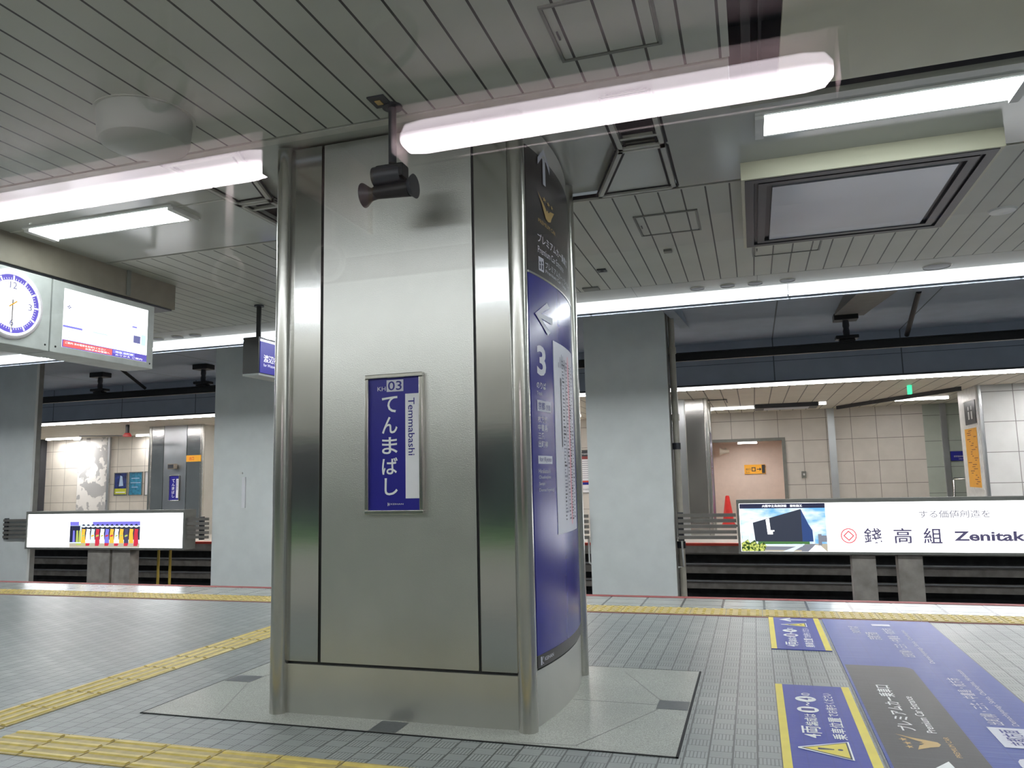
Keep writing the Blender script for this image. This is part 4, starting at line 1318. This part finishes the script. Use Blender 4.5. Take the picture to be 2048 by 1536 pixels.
def art_left(mb, y):
    x0, x1, z0, z1 = -11.255, -9.77, 0.205, 0.635
    fr = lambda u, v: (x0 + u * (x1 - x0), y, z0 + v * (z1 - z0))
    f1 = lambda u, v: (x0 + u * (x1 - x0), y - 0.001, z0 + v * (z1 - z0))
    f2 = lambda u, v: (x0 + u * (x1 - x0), y - 0.002, z0 + v * (z1 - z0))
    mb.rect(fr, 0, 0, 1, 0.9, 'ad_pale').rect(f1, 0, 0.85, 0.13, 1.0, 'ad_violet').rect(f1, 0.33, 0.85, 1.0, 1.0, 'ad_violet')
    mb.rect(f1, 0, 0, 1, 0.16, 'ad_sand').rect(f1, 0.0, 0.2, 0.15, 0.84, 'ad_navy').rect(f1, 0.17, 0.3, 1.0, 0.80, 'ad_build')
    mb.rect(f2, 0.10, 0.08, 0.24, 0.15, 'ad_lime')
    rnd = random.Random(8)
    cols = ['ad_orange', 'ad_white', 'ad_pale', 'ad_crimson', 'ad_white', 'ad_violet', 'ad_orange', 'ad_white', 'ad_orange', 'ad_ink', 'ad_orange', 'ad_crimson']
    for k in range(12):
        u = 0.20 + 0.068 * k
        mb.flat(f2, [(u - 0.03, 0.17), (u + 0.035, 0.17), (u + 0.022, 0.55), (u + 0.03, 0.70), (u - 0.02, 0.72), (u - 0.028, 0.5)], cols[k])
        mb.flat(f2, [(u - 0.03, 0.06), (u + 0.02, 0.06), (u + 0.035, 0.17), (u - 0.03, 0.17)], 'ad_crimson' if k % 2 else 'ad_sand')
        f3 = lambda a, b: (x0 + a * (x1 - x0), y - 0.003, z0 + b * (z1 - z0))
        mb.disc(f3, u, 0.80, 0, 0.022, 'ad_white', 10)
        mb.flat(f3, [(u - 0.02, 0.84), (u + 0.024, 0.84), (u + 0.01, 0.90), (u - 0.015, 0.89)], 'ad_navy')
        mb.flat(f3, [(u - 0.02, 0.40), (u + 0.02, 0.44), (u + 0.018, 0.50), (u - 0.02, 0.47)], rnd.choice(['ad_crimson', 'ad_lime', 'ad_white', 'ad_orange']))
    for u in (0.06, 0.11, 0.15):
        mb.flat(f2, [(u - 0.015, 0.2), (u + 0.02, 0.2), (u + 0.012, 0.66), (u - 0.012, 0.66)], 'ad_violet' if u < 0.1 else 'ad_lime')


billboard(-12.23, -8.87, 0.175, 0.815, 'lit white billboard at left with a photo of a row of colourful costumes', art_left, ((-10.88, -10.41), (-10.36, -9.99)))
for x_, l in ((-9.65, 'thin yellow post under the left billboard, left one of a pair'), (-9.41, 'thin yellow post under the left billboard, right one of a pair')):
    tag(MB().tube([(x_, 10.75, -1.15), (x_, 10.75, 0.16)], 0.022, 'yellowpole').build('marker_post'), l, 'post')

# rails of the far track and the long pipes along the platform wall
for y_, l in ((11.75, 'nearer dark rail of the far track'), (13.2, 'farther dark rail of the far track')):
    tag(MB().prism([(y_ - 0.06, -1.15), (y_ + 0.06, -1.15), (y_ + 0.06, -1.13), (y_ + 0.012, -1.11), (y_ + 0.012, -1.03), (y_ + 0.035, -1.01), (y_ + 0.035, -0.99), (y_ - 0.035, -0.99), (y_ - 0.035, -1.01), (y_ - 0.012, -1.03), (y_ - 0.012, -1.11), (y_ - 0.06, -1.13)], XL - 8, XR, 'rail', axis=0).build('rail'), l, 'rail')
for z_, l in ((-0.352, 'upper thin grey pipe along the far platform wall'), (-0.642, 'lower thin grey pipe along the far platform wall')):
    tag(MB().tube([(XL - 8, 13.98, z_), (XR, 13.98, z_)], 0.016, 'rail').build('wall_pipe'), l, 'pipe')

# overhead conductor and its hangers
tag(MB().box(XL - 8, XR, 12.36, 12.44, 3.0, 3.13, 'black').box(XL - 8, XR, 12.33, 12.47, 3.115, 3.132, 'black').build('conductor_rail'), 'long black overhead conductor rail above the far track', 'overhead rail')


def hanger(x, label):
    t = thing('rail_hanger', (x, 12.4, 3.56), label, 'hanger')
    MB().box(x - 0.17, x + 0.17, 12.28, 12.52, 3.46, 3.56, 'black').build('mount', t, bevel=0.01)
    MB().lathe([(0.045, 3.22), (0.05, 3.30), (0.04, 3.34), (0.05, 3.38), (0.045, 3.46)], (x, 12.4, 0), 'dkgrey', n=16).build('insulator', t)
    MB().box(x - 0.16, x + 0.16, 12.30, 12.50, 3.175, 3.225, 'black').box(x - 0.11, x + 0.11, 12.33, 12.47, 3.135, 3.17, 'black').build('clamp', t, bevel=0.008)


hanger(1.46, 'dark insulated rail hanger over the far track at right, by the pale sloped beam')
hanger(-10.2, 'dark insulated rail hanger over the far track, right of the departure display')
hanger(-12.75, 'dark insulated rail hanger over the far track, half hidden below the departure display')
# haunched ceiling beams over the tracks
for x0, x1, m, l in ((1.30, 1.75, 'column_side', 'pale sloped ceiling beam above the right rail hanger'), (-1.0, -0.86, 'trackceil', 'small sloped ceiling bracket right of the white column top'), (3.95, 4.5, 'column_side', 'sloped ceiling beam at the right picture edge over the tracks')):
    tag(MB().prism([(8.2, 3.56), (12.6, 3.56), (11.9, 3.50), (8.2, 3.14)], x0, x1, m, axis=0).build('ceiling_beam'), l, 'beam')
tag(MB().tube([(2.25, 11.2, 3.56), (2.27, 12.35, 3.17)], 0.035, 'black').build('feeder_cable'), 'thick black cable dropping to the conductor rail at right', 'cable')
tag(MB().tube([(-11.6, 11.6, 3.56), (-11.55, 12.35, 3.165)], 0.03, 'black').build('feeder_cable'), 'thick black cable dropping to the conductor rail beside the departure display', 'cable')

# ------------------------------------------------------------------ far platform things
def far_column(x0, x1, y0, label, sign=True):
    t = thing('steel_column', ((x0 + x1) / 2, y0 + 0.5, 0), label, 'column')
    a, b = x0 + 0.28 * (x1 - x0), x0 + 0.70 * (x1 - x0)
    MB().box(x0 + 0.06, x1 - 0.06, y0 + 0.04, y0 + 1.0, 0, OZ, 'steel_base').build('core', t)
    MB().box(x0 + 0.05, a - 0.01, y0 + 0.003, y0 + 0.05, 0.0, OZ, 'steel_strip').build('side_strip', t)
    MB().box(a + 0.01, b - 0.01, y0, y0 + 0.05, 0.0, OZ, 'steel_far').build('center_panel', t)
    MB().box(b + 0.01, x1 - 0.05, y0 + 0.003, y0 + 0.05, 0.0, OZ, 'steel_strip').build('side_strip', t)
    for x, y in ((x0 + 0.05, y0 + 0.02), (x1 - 0.05, y0 + 0.02), (x1 - 0.05, y0 + 1.0)):
        MB().lathe([(0.05, 0), (0.05, OZ)], (x, y, 0), 'steel_tube', n=20).build('corner_tube', t)
    return t


far_column(-14.60, -12.93, 15.8, 'steel clad column on the far platform at left, carrying a small station name sign')
station_sign('station_sign', -13.90, -13.62, 0.865, 1.462, 15.79, 'small blue station name sign on the far left steel column', False)
t = thing('wall_speaker', (-13.77, 15.7, 1.66), 'small brown loudspeaker above the small blue station sign', 'loudspeaker')
MB().box(-13.88, -13.68, 15.66, 15.78, 1.63, 1.76, 'brown').build('body', t, bevel=0.01)
MB().box(-13.86, -13.70, 15.65, 15.66, 1.65, 1.74, 'dkgrey').build('grille', t)
mb = MB().box(-13.39, -12.97, 15.74, 15.76, 1.80, 1.956, 'orange')
mb.text('出口', fr_south(15.738), -13.30, 1.83, 0.14, 0.09, 'red', 0.01)
tag(mb.build('exit_sign'), 'small orange sign on the right edge of the far left steel column', 'sign')

far_column(-2.35, -0.80, 15.8, 'steel clad column on the far platform, behind the right white column')
mb = MB().box(-0.835, -0.81, 16.0, 16.75, 0.3, 2.05, 'deepblue')
mb.text('出町柳方面', fr_east(-0.808), 16.1, 1.2, 0.12, 0.6, 'signgrey', 0, rot=-90)
mb.text('3 のりば', fr_east(-0.808), 16.3, 1.2, 0.12, 0.7, 'signgrey', 0, rot=-90)
tag(mb.build('wayfinding_panel'), 'narrow blue lettered panel on the side of the far right steel column', 'sign')


def poster(x0, x1, z0, z1, y, label, paint):
    t = thing('poster', ((x0 + x1) / 2, y, z0), label, 'poster')
    f = MB().box(x0 - 0.02, x1 + 0.02, y - 0.03, y - 0.001, z1, z1 + 0.02, 'midgrey').box(x0 - 0.02, x1 + 0.02, y - 0.03, y - 0.001, z0 - 0.02, z0, 'midgrey')
    f.box(x0 - 0.02, x0, y - 0.03, y - 0.001, z0, z1, 'midgrey').box(x1, x1 + 0.02, y - 0.03, y - 0.001, z0, z1, 'midgrey')
    f.build('frame', t)
    mb = MB()
    paint(mb, x0, x1, z0, z1, y)
    mb.build('sheet', t)


def paint1(mb, x0, x1, z0, z1, y):
    W, Hh = x1 - x0, z1 - z0
    mb.box(x0, x1, y - 0.015, y - 0.001, z0, z1, 'poster_dark')
    fr = fr_south(y - 0.017)
    mb.rect(fr, x0, z0 + 0.02, x1, z0 + 0.30 * Hh, 'poster_lime')
    mb.flat(fr, [(x0 + 0.35 * W, z0 + 0.4 * Hh), (x0 + 0.72 * W, z0 + 0.42 * Hh), (x0 + 0.62 * W, z0 + 0.85 * Hh), (x0 + 0.45 * W, z0 + 0.9 * Hh)], 'poster_glow')
    mb.rect(fr_south(y - 0.018), x0 + 0.1 * W, z0 + 0.1 * Hh, x1 - 0.1 * W, z0 + 0.15 * Hh, 'txtwhite')


def paint2(mb, x0, x1, z0, z1, y):
    W, Hh = x1 - x0, z1 - z0
    mb.box(x0, x1, y - 0.015, y - 0.001, z0, z1, 'poster_teal')
    fr = fr_south(y - 0.017)
    for k, (a, b) in enumerate(((0.15, 0.8), (0.1, 0.9), (0.2, 0.7))):
        mb.rect(fr, x0 + a * W, z0 + (0.72 - 0.2 * k) * Hh, x0 + b * W, z0 + (0.76 - 0.2 * k) * Hh, 'poster_glow')


poster(-18.09, -17.65, 0.985, 1.625, 18.3, 'dark blue poster with a lime band on the far left wall', paint1)
poster(-17.55, -17.10, 0.99, 1.635, 18.3, 'turquoise poster on the far left wall, right of the dark blue one', paint2)
poster(-16.98, -16.55, 0.98, 1.64, 18.3, 'poster mostly hidden behind the far left steel column, third in the row', lambda mb, a, b, c_, d, y: mb.box(a, b, y - 0.015, y - 0.001, c_, d, 'signwhite'))
tag(MB().box(-19.50, -18.40, 18.27, 18.298, 0.0, OZ, 'mural').build('mural_panel'), 'white wall panel with grey flower silhouettes under the spotlight', 'mural')


def paint3(mb, x0, x1, z0, z1, y):
    Hh = z1 - z0
    mb.box(x0, x1, y - 0.015, y - 0.001, z0, z1, 'signwhite')
    fr = fr_south(y - 0.017)
    mb.rect(fr, x0, z0 + 0.86 * Hh, x1, z1, 'dkgrey').rect(fr, x0, z0 + 0.79 * Hh, x1, z0 + 0.86 * Hh, 'redtrim')
    mb.rect(fr, x0, z0 + 0.24 * Hh, x1, z0 + 0.28 * Hh, 'redbright').rect(fr, x0, z0 + 0.18 * Hh, x1, z0 + 0.24 * Hh, 'deepblue')
    for k in range(9):
        mb.rect(fr, x0 + 0.08, z0 + (0.34 + 0.05 * k) * Hh, x1 - 0.12, z0 + (0.35 + 0.05 * k) * Hh, 'txtfaint')
    mb.text('Information', fr_south(y - 0.018), x0 + 0.2, z0 + 0.90 * Hh, 0.5, 0.05, 'txtwhite')
    mb.text('Information', fr_south(y - 0.018), x0 + 0.2, z0 + 0.06 * Hh, 0.5, 0.04, 'txtfaint')


poster(-4.75, -3.98, 0.80, 1.90, 20.0, 'white timetable poster with red and blue bands, glimpsed beside the steel column', paint3)

mb = MB().box(-0.235, 0.30, 21.56, 21.59, 1.185, 1.43, 'orange')
fr = fr_south(21.558)
mb.rect(fr, 0.21, 1.20, 0.29, 1.42, 'panelblack')
mb.flat(fr, [(0.08, 1.295), (0.15, 1.295), (0.15, 1.35), (0.20, 1.305), (0.15, 1.26), (0.15, 1.315), (0.08, 1.315)], 'txtdark')
mb.rect(fr, -0.05, 1.25, 0.05, 1.36, 'txtdark').rect(fr_south(21.556), -0.03, 1.27, 0.03, 1.34, 'orange')
mb.text('出口', fr, -0.2, 1.28, 0.12, 0.06, 'txtdark', 0.01).text('Exit', fr, -0.2, 1.22, 0.10, 0.03, 'txtdark')
tag(mb.build('exit_sign'), 'orange exit sign with a black arrow on the pink passage wall', 'sign')
t = thing('passage_speaker', (-0.7, 21.2, 1.85), 'cream horn loudspeaker in the top left corner of the passage', 'loudspeaker')
MB().lathe([(0.12, -0.14), (0.06, -0.04), (0.05, 0.10)], (-0.70, 21.35, 1.80), 'pipe', axis=0, n=16).build('horn', t)
MB().box(-0.72, -0.66, 21.38, 21.598, 1.84, 1.90, 'pipe').build('bracket', t)
t = thing('traffic_cone', (-0.62, 18.6, 0), 'red traffic cone on the far platform behind the grey fence', 'traffic cone')
MB().lathe([(0.16, 0.03), (0.135, 0.08), (0.045, 0.68), (0.03, 0.70)], (-0.62, 18.6, 0), 'red', n=24).build('cone', t)
MB().box(-0.82, -0.42, 18.4, 18.8, 0, 0.03, 'black').build('base', t)
t = thing('wall_switch', (1.16, 20.0, 1.05), 'small grey switch box on the far tiled wall', 'switch')
MB().box(1.11, 1.21, 19.96, 19.999, 1.06, 1.22, 'midgrey').build('box', t)
MB().box(1.14, 1.18, 19.95, 19.96, 1.12, 1.17, 'white').build('cover', t)
t = thing('ceiling_box', (0.77, 18.2, OZ), 'dark framed pale ceiling box on the far platform ceiling', 'ceiling box')
MB().box(0.11, 1.43, 17.85, 18.55, OZ - 0.09, OZ, 'dkgrey').build('casing', t)
MB().box(0.30, 1.25, 17.95, 18.45, OZ - 0.095, OZ - 0.09, 'pane_grey').build('panel', t)
tag(MB().box(-1.3, -0.45, 16.2, 16.9, OZ - 0.012, OZ - 0.0005, 'opp_ceil').box(-0.47, -0.44, 16.2, 16.9, OZ - 0.018, OZ - 0.012, 'dkgrey').box(-1.3, -0.44, 16.17, 16.2, OZ - 0.018, OZ - 0.012, 'dkgrey').build('ceiling_hatch'), 'dark outlined ceiling hatch of the far platform beside its steel column', 'hatch')
tag(MB().box(2.76, 2.82, 15.3, 15.42, 2.56, OZ - 0.001, 'green_glow').build('emergency_sign'), 'glowing green emergency sign hanging edge-on from the far ceiling', 'sign')
t = thing('fire_alarm', (-14.5, 15.0, 2.45), 'small red alarm lamp under the far ceiling at left', 'alarm')
MB().lathe([(0.09, -0.03), (0.10, 0.0), (0.06, 0.06)], (-14.52, 15.0, 2.46), 'red_glow', n=16).build('lamp', t)
MB().box(-14.55, -14.49, 14.97, 15.03, 2.52, OZ, 'dkgrey').build('mount', t)
tag(MB().tube([(-16.0, 15.0, 2.50), (-14.6, 15.0, 2.46)], 0.012, 'dkgrey').build('alarm_cable'), 'thin dark cable leading to the red alarm lamp', 'cable')
t = thing('elevator_sign', (3.99, 16.4, 2.1), 'dark grey elevator pictogram sign on the white end wall at right', 'sign')
fw_ = lambda u, v: (3.986, u, v)
MB().box(3.988, 3.999, 16.10, 16.85, 2.03, 2.47, 'dkgrey').build('plate', t)
mb = MB()
fw2 = lambda u, v: (3.984, u, v)
for u in (16.35, 16.55):
    MB().disc(fw2, u, 2.33, 0, 0.045, 'txtwhite', 12).rect(fw2, u - 0.05, 2.12, u + 0.05, 2.27, 'txtwhite').build('pictogram', t)
t = thing('guide_map', (3.99, 16.4, 0.8), 'tall orange guide map on the white end wall below the elevator sign', 'sign')
MB().box(3.985, 3.999, 16.05, 17.0, 0.80, 2.0, 'white').build('board', t)
mb = MB()
rnd = random.Random(5)
mb.box(3.978, 3.985, 16.12, 16.92, 0.84, 1.95, 'orange')
fw3 = lambda u, v: (3.976, u, v)
for k in range(26):
    z = 1.90 - 0.04 * k
    a = rnd.uniform(16.15, 16.6)
    mb.rect(fw3, a, z, a + rnd.uniform(0.08, 0.28), z + 0.012, 'redtrim')
mb.build('sheet', t)
mb = MB().box(4.36, 5.1, 19.95, 19.998, 1.38, 1.60, 'deepblue')
mb.text('ご案内', fr_south(19.945), 4.62, 1.53, 0.12, 0.03, 'signgrey').text('携帯電話使用禁止', fr_south(19.945), 4.42, 1.46, 0.30, 0.04, 'signgrey').text('Information', fr_south(19.945), 4.52, 1.41, 0.2, 0.025, 'signgrey')
tag(mb.build('notice_sign'), 'small blue notice sign on the far grey-green wall at right', 'sign')
tag(MB().tube([(4.28, 19.6, 0.0), (4.28, 19.6, 0.94), (4.30, 19.6, 0.97), (4.6, 19.6, 0.97)], 0.03, 'steel_tube').build('handrail'), 'bent steel handrail beside the blue notice sign', 'handrail')

# ------------------------------------------------------------------ the train that the photo is taken from: window pane and what it mirrors
PY = 0.55
struct(MB().box(-1.3, 1.0, PY - 0.003, PY, 1.355, 1.99, 'glass'), 'window_1')
c = MB()
c.box(-9, 7, PY + 0.02, PY + 0.06, -0.6, 0.60, 'trainwhite').box(-9, 7, PY + 0.02, PY + 0.06, 0.60, 0.72, 'trainlime').box(-9, 7, PY + 0.02, PY + 0.06, 0.72, 0.82, 'traingreen')
for a, b in ((-9, -1.32), (1.02, 7)):
    c.box(a, b, PY + 0.02, PY + 0.06, 0.82, 1.66, 'traingreen').box(a, b, PY + 0.02, PY + 0.06, 1.66, 2.0, 'trainwhite')
c.box(-9, 7, PY + 0.02, PY + 0.06, 2.0, 2.75, 'trainwhite')
for x in (-8.4, -6.8, -5.2, -3.6, 1.8, 3.4, 5.0):
    c.box(x, x + 1.3, PY + 0.06, PY + 0.065, 1.0, 1.62, 'dkgrey')
struct(c, 'wall_train')
struct(MB().box(-5, 4, -2.25, PY - 0.01, 2.32, 2.36, 'trainin'), 'ceiling_train')
struct(MB().box(-5, 4, -2.3, -2.25, 0, 2.32, 'trainin'), 'wall_carriage')
struct(MB().box(-5, 4, -2.25, PY - 0.01, -0.05, 0.0, 'dkgrey'), 'floor_train')


def train_lamp(x0, x1, label):
    y, z = 2 * PY - 1.985, 2.2
    t = thing('train_lamp', ((x0 + x1) / 2, y, 2.32), label, 'light')
    mb = MB()
    for a, b, k in ((x0 + 0.05, x1 - 0.05, 1.0),):
        mb.lathe([(0.02, a - 0.02), (0.042, a), (0.048, a + 0.05), (0.048, b - 0.05), (0.042, b), (0.02, b + 0.02)], (0, y, z), 'train_lamp', axis=0, n=20)
    mb.build('diffuser', t)
    MB().box(x0, x1, y - 0.07, y + 0.07, z + 0.07, 2.318, 'trainin').box(x0, x0 + 0.02, y - 0.055, y + 0.055, z - 0.06, z + 0.07, 'trainin').box(x1 - 0.02, x1, y - 0.055, y + 0.055, z - 0.06, z + 0.07, 'trainin').build('housing', t)


train_lamp(-0.97, 0.28, 'pinkish white carriage lamp mirrored in the window glass across the steel column top')
train_lamp(-2.65, -1.37, 'pinkish white carriage lamp mirrored in the window glass at the left picture edge')


def strap(x, yv, z, label):
    y = 2 * PY - yv
    t = thing('strap_handle', (x, y, 2.32), label, 'strap handle')
    MB().torus((x, y, z), 0.055, 0.009, 'strap', 'y').build('ring', t)
    MB().box(x - 0.014, x + 0.014, y - 0.004, y + 0.004, z + 0.055, 2.25, 'strap').build('band', t)


strap(-0.62, 1.25, 2.03, 'ivory strap ring mirrored in the glass near the top centre')
strap(-1.15, 1.25, 2.04, 'ivory strap ring mirrored in the glass over the ceiling drum')
strap(0.36, 1.25, 2.03, 'ivory strap ring mirrored in the glass at the top right')
strap(-1.62, 2.08, 1.885, 'ivory strap ring mirrored in the glass under the left ceiling lamp')
strap(-1.26, 2.1, 1.89, 'ivory strap ring mirrored in the glass on the steel column')
tag(MB().tube([(-1.27, 2 * PY - 2.25, 2.245), (3.8, 2 * PY - 2.25, 2.245)], 0.008, 'chrome').build('rack_rail'), 'thin shiny luggage rack rail mirrored as a bright line in the glass', 'rail')
t = thing('hanging_poster', (-1.0, 2 * PY - 1.75, 2.32), 'pinkish hanging carriage poster mirrored in the glass on the steel column top', 'poster')
MB().box(-1.204, -1.196, -1.15, -0.74, 2.03, 2.25, 'trainpost').build('sheet', t)
MB().box(-1.206, -1.194, -1.18, -1.15, 2.03, 2.25, 'trainamber').build('edge', t)
MB().box(-1.21, -1.19, -1.18, -0.74, 2.25, 2.32, 'trainin').build('clip', t)

COL.objects.unlink(_to)
bpy.data.objects.remove(_to)
bpy.data.curves.remove(_tc)
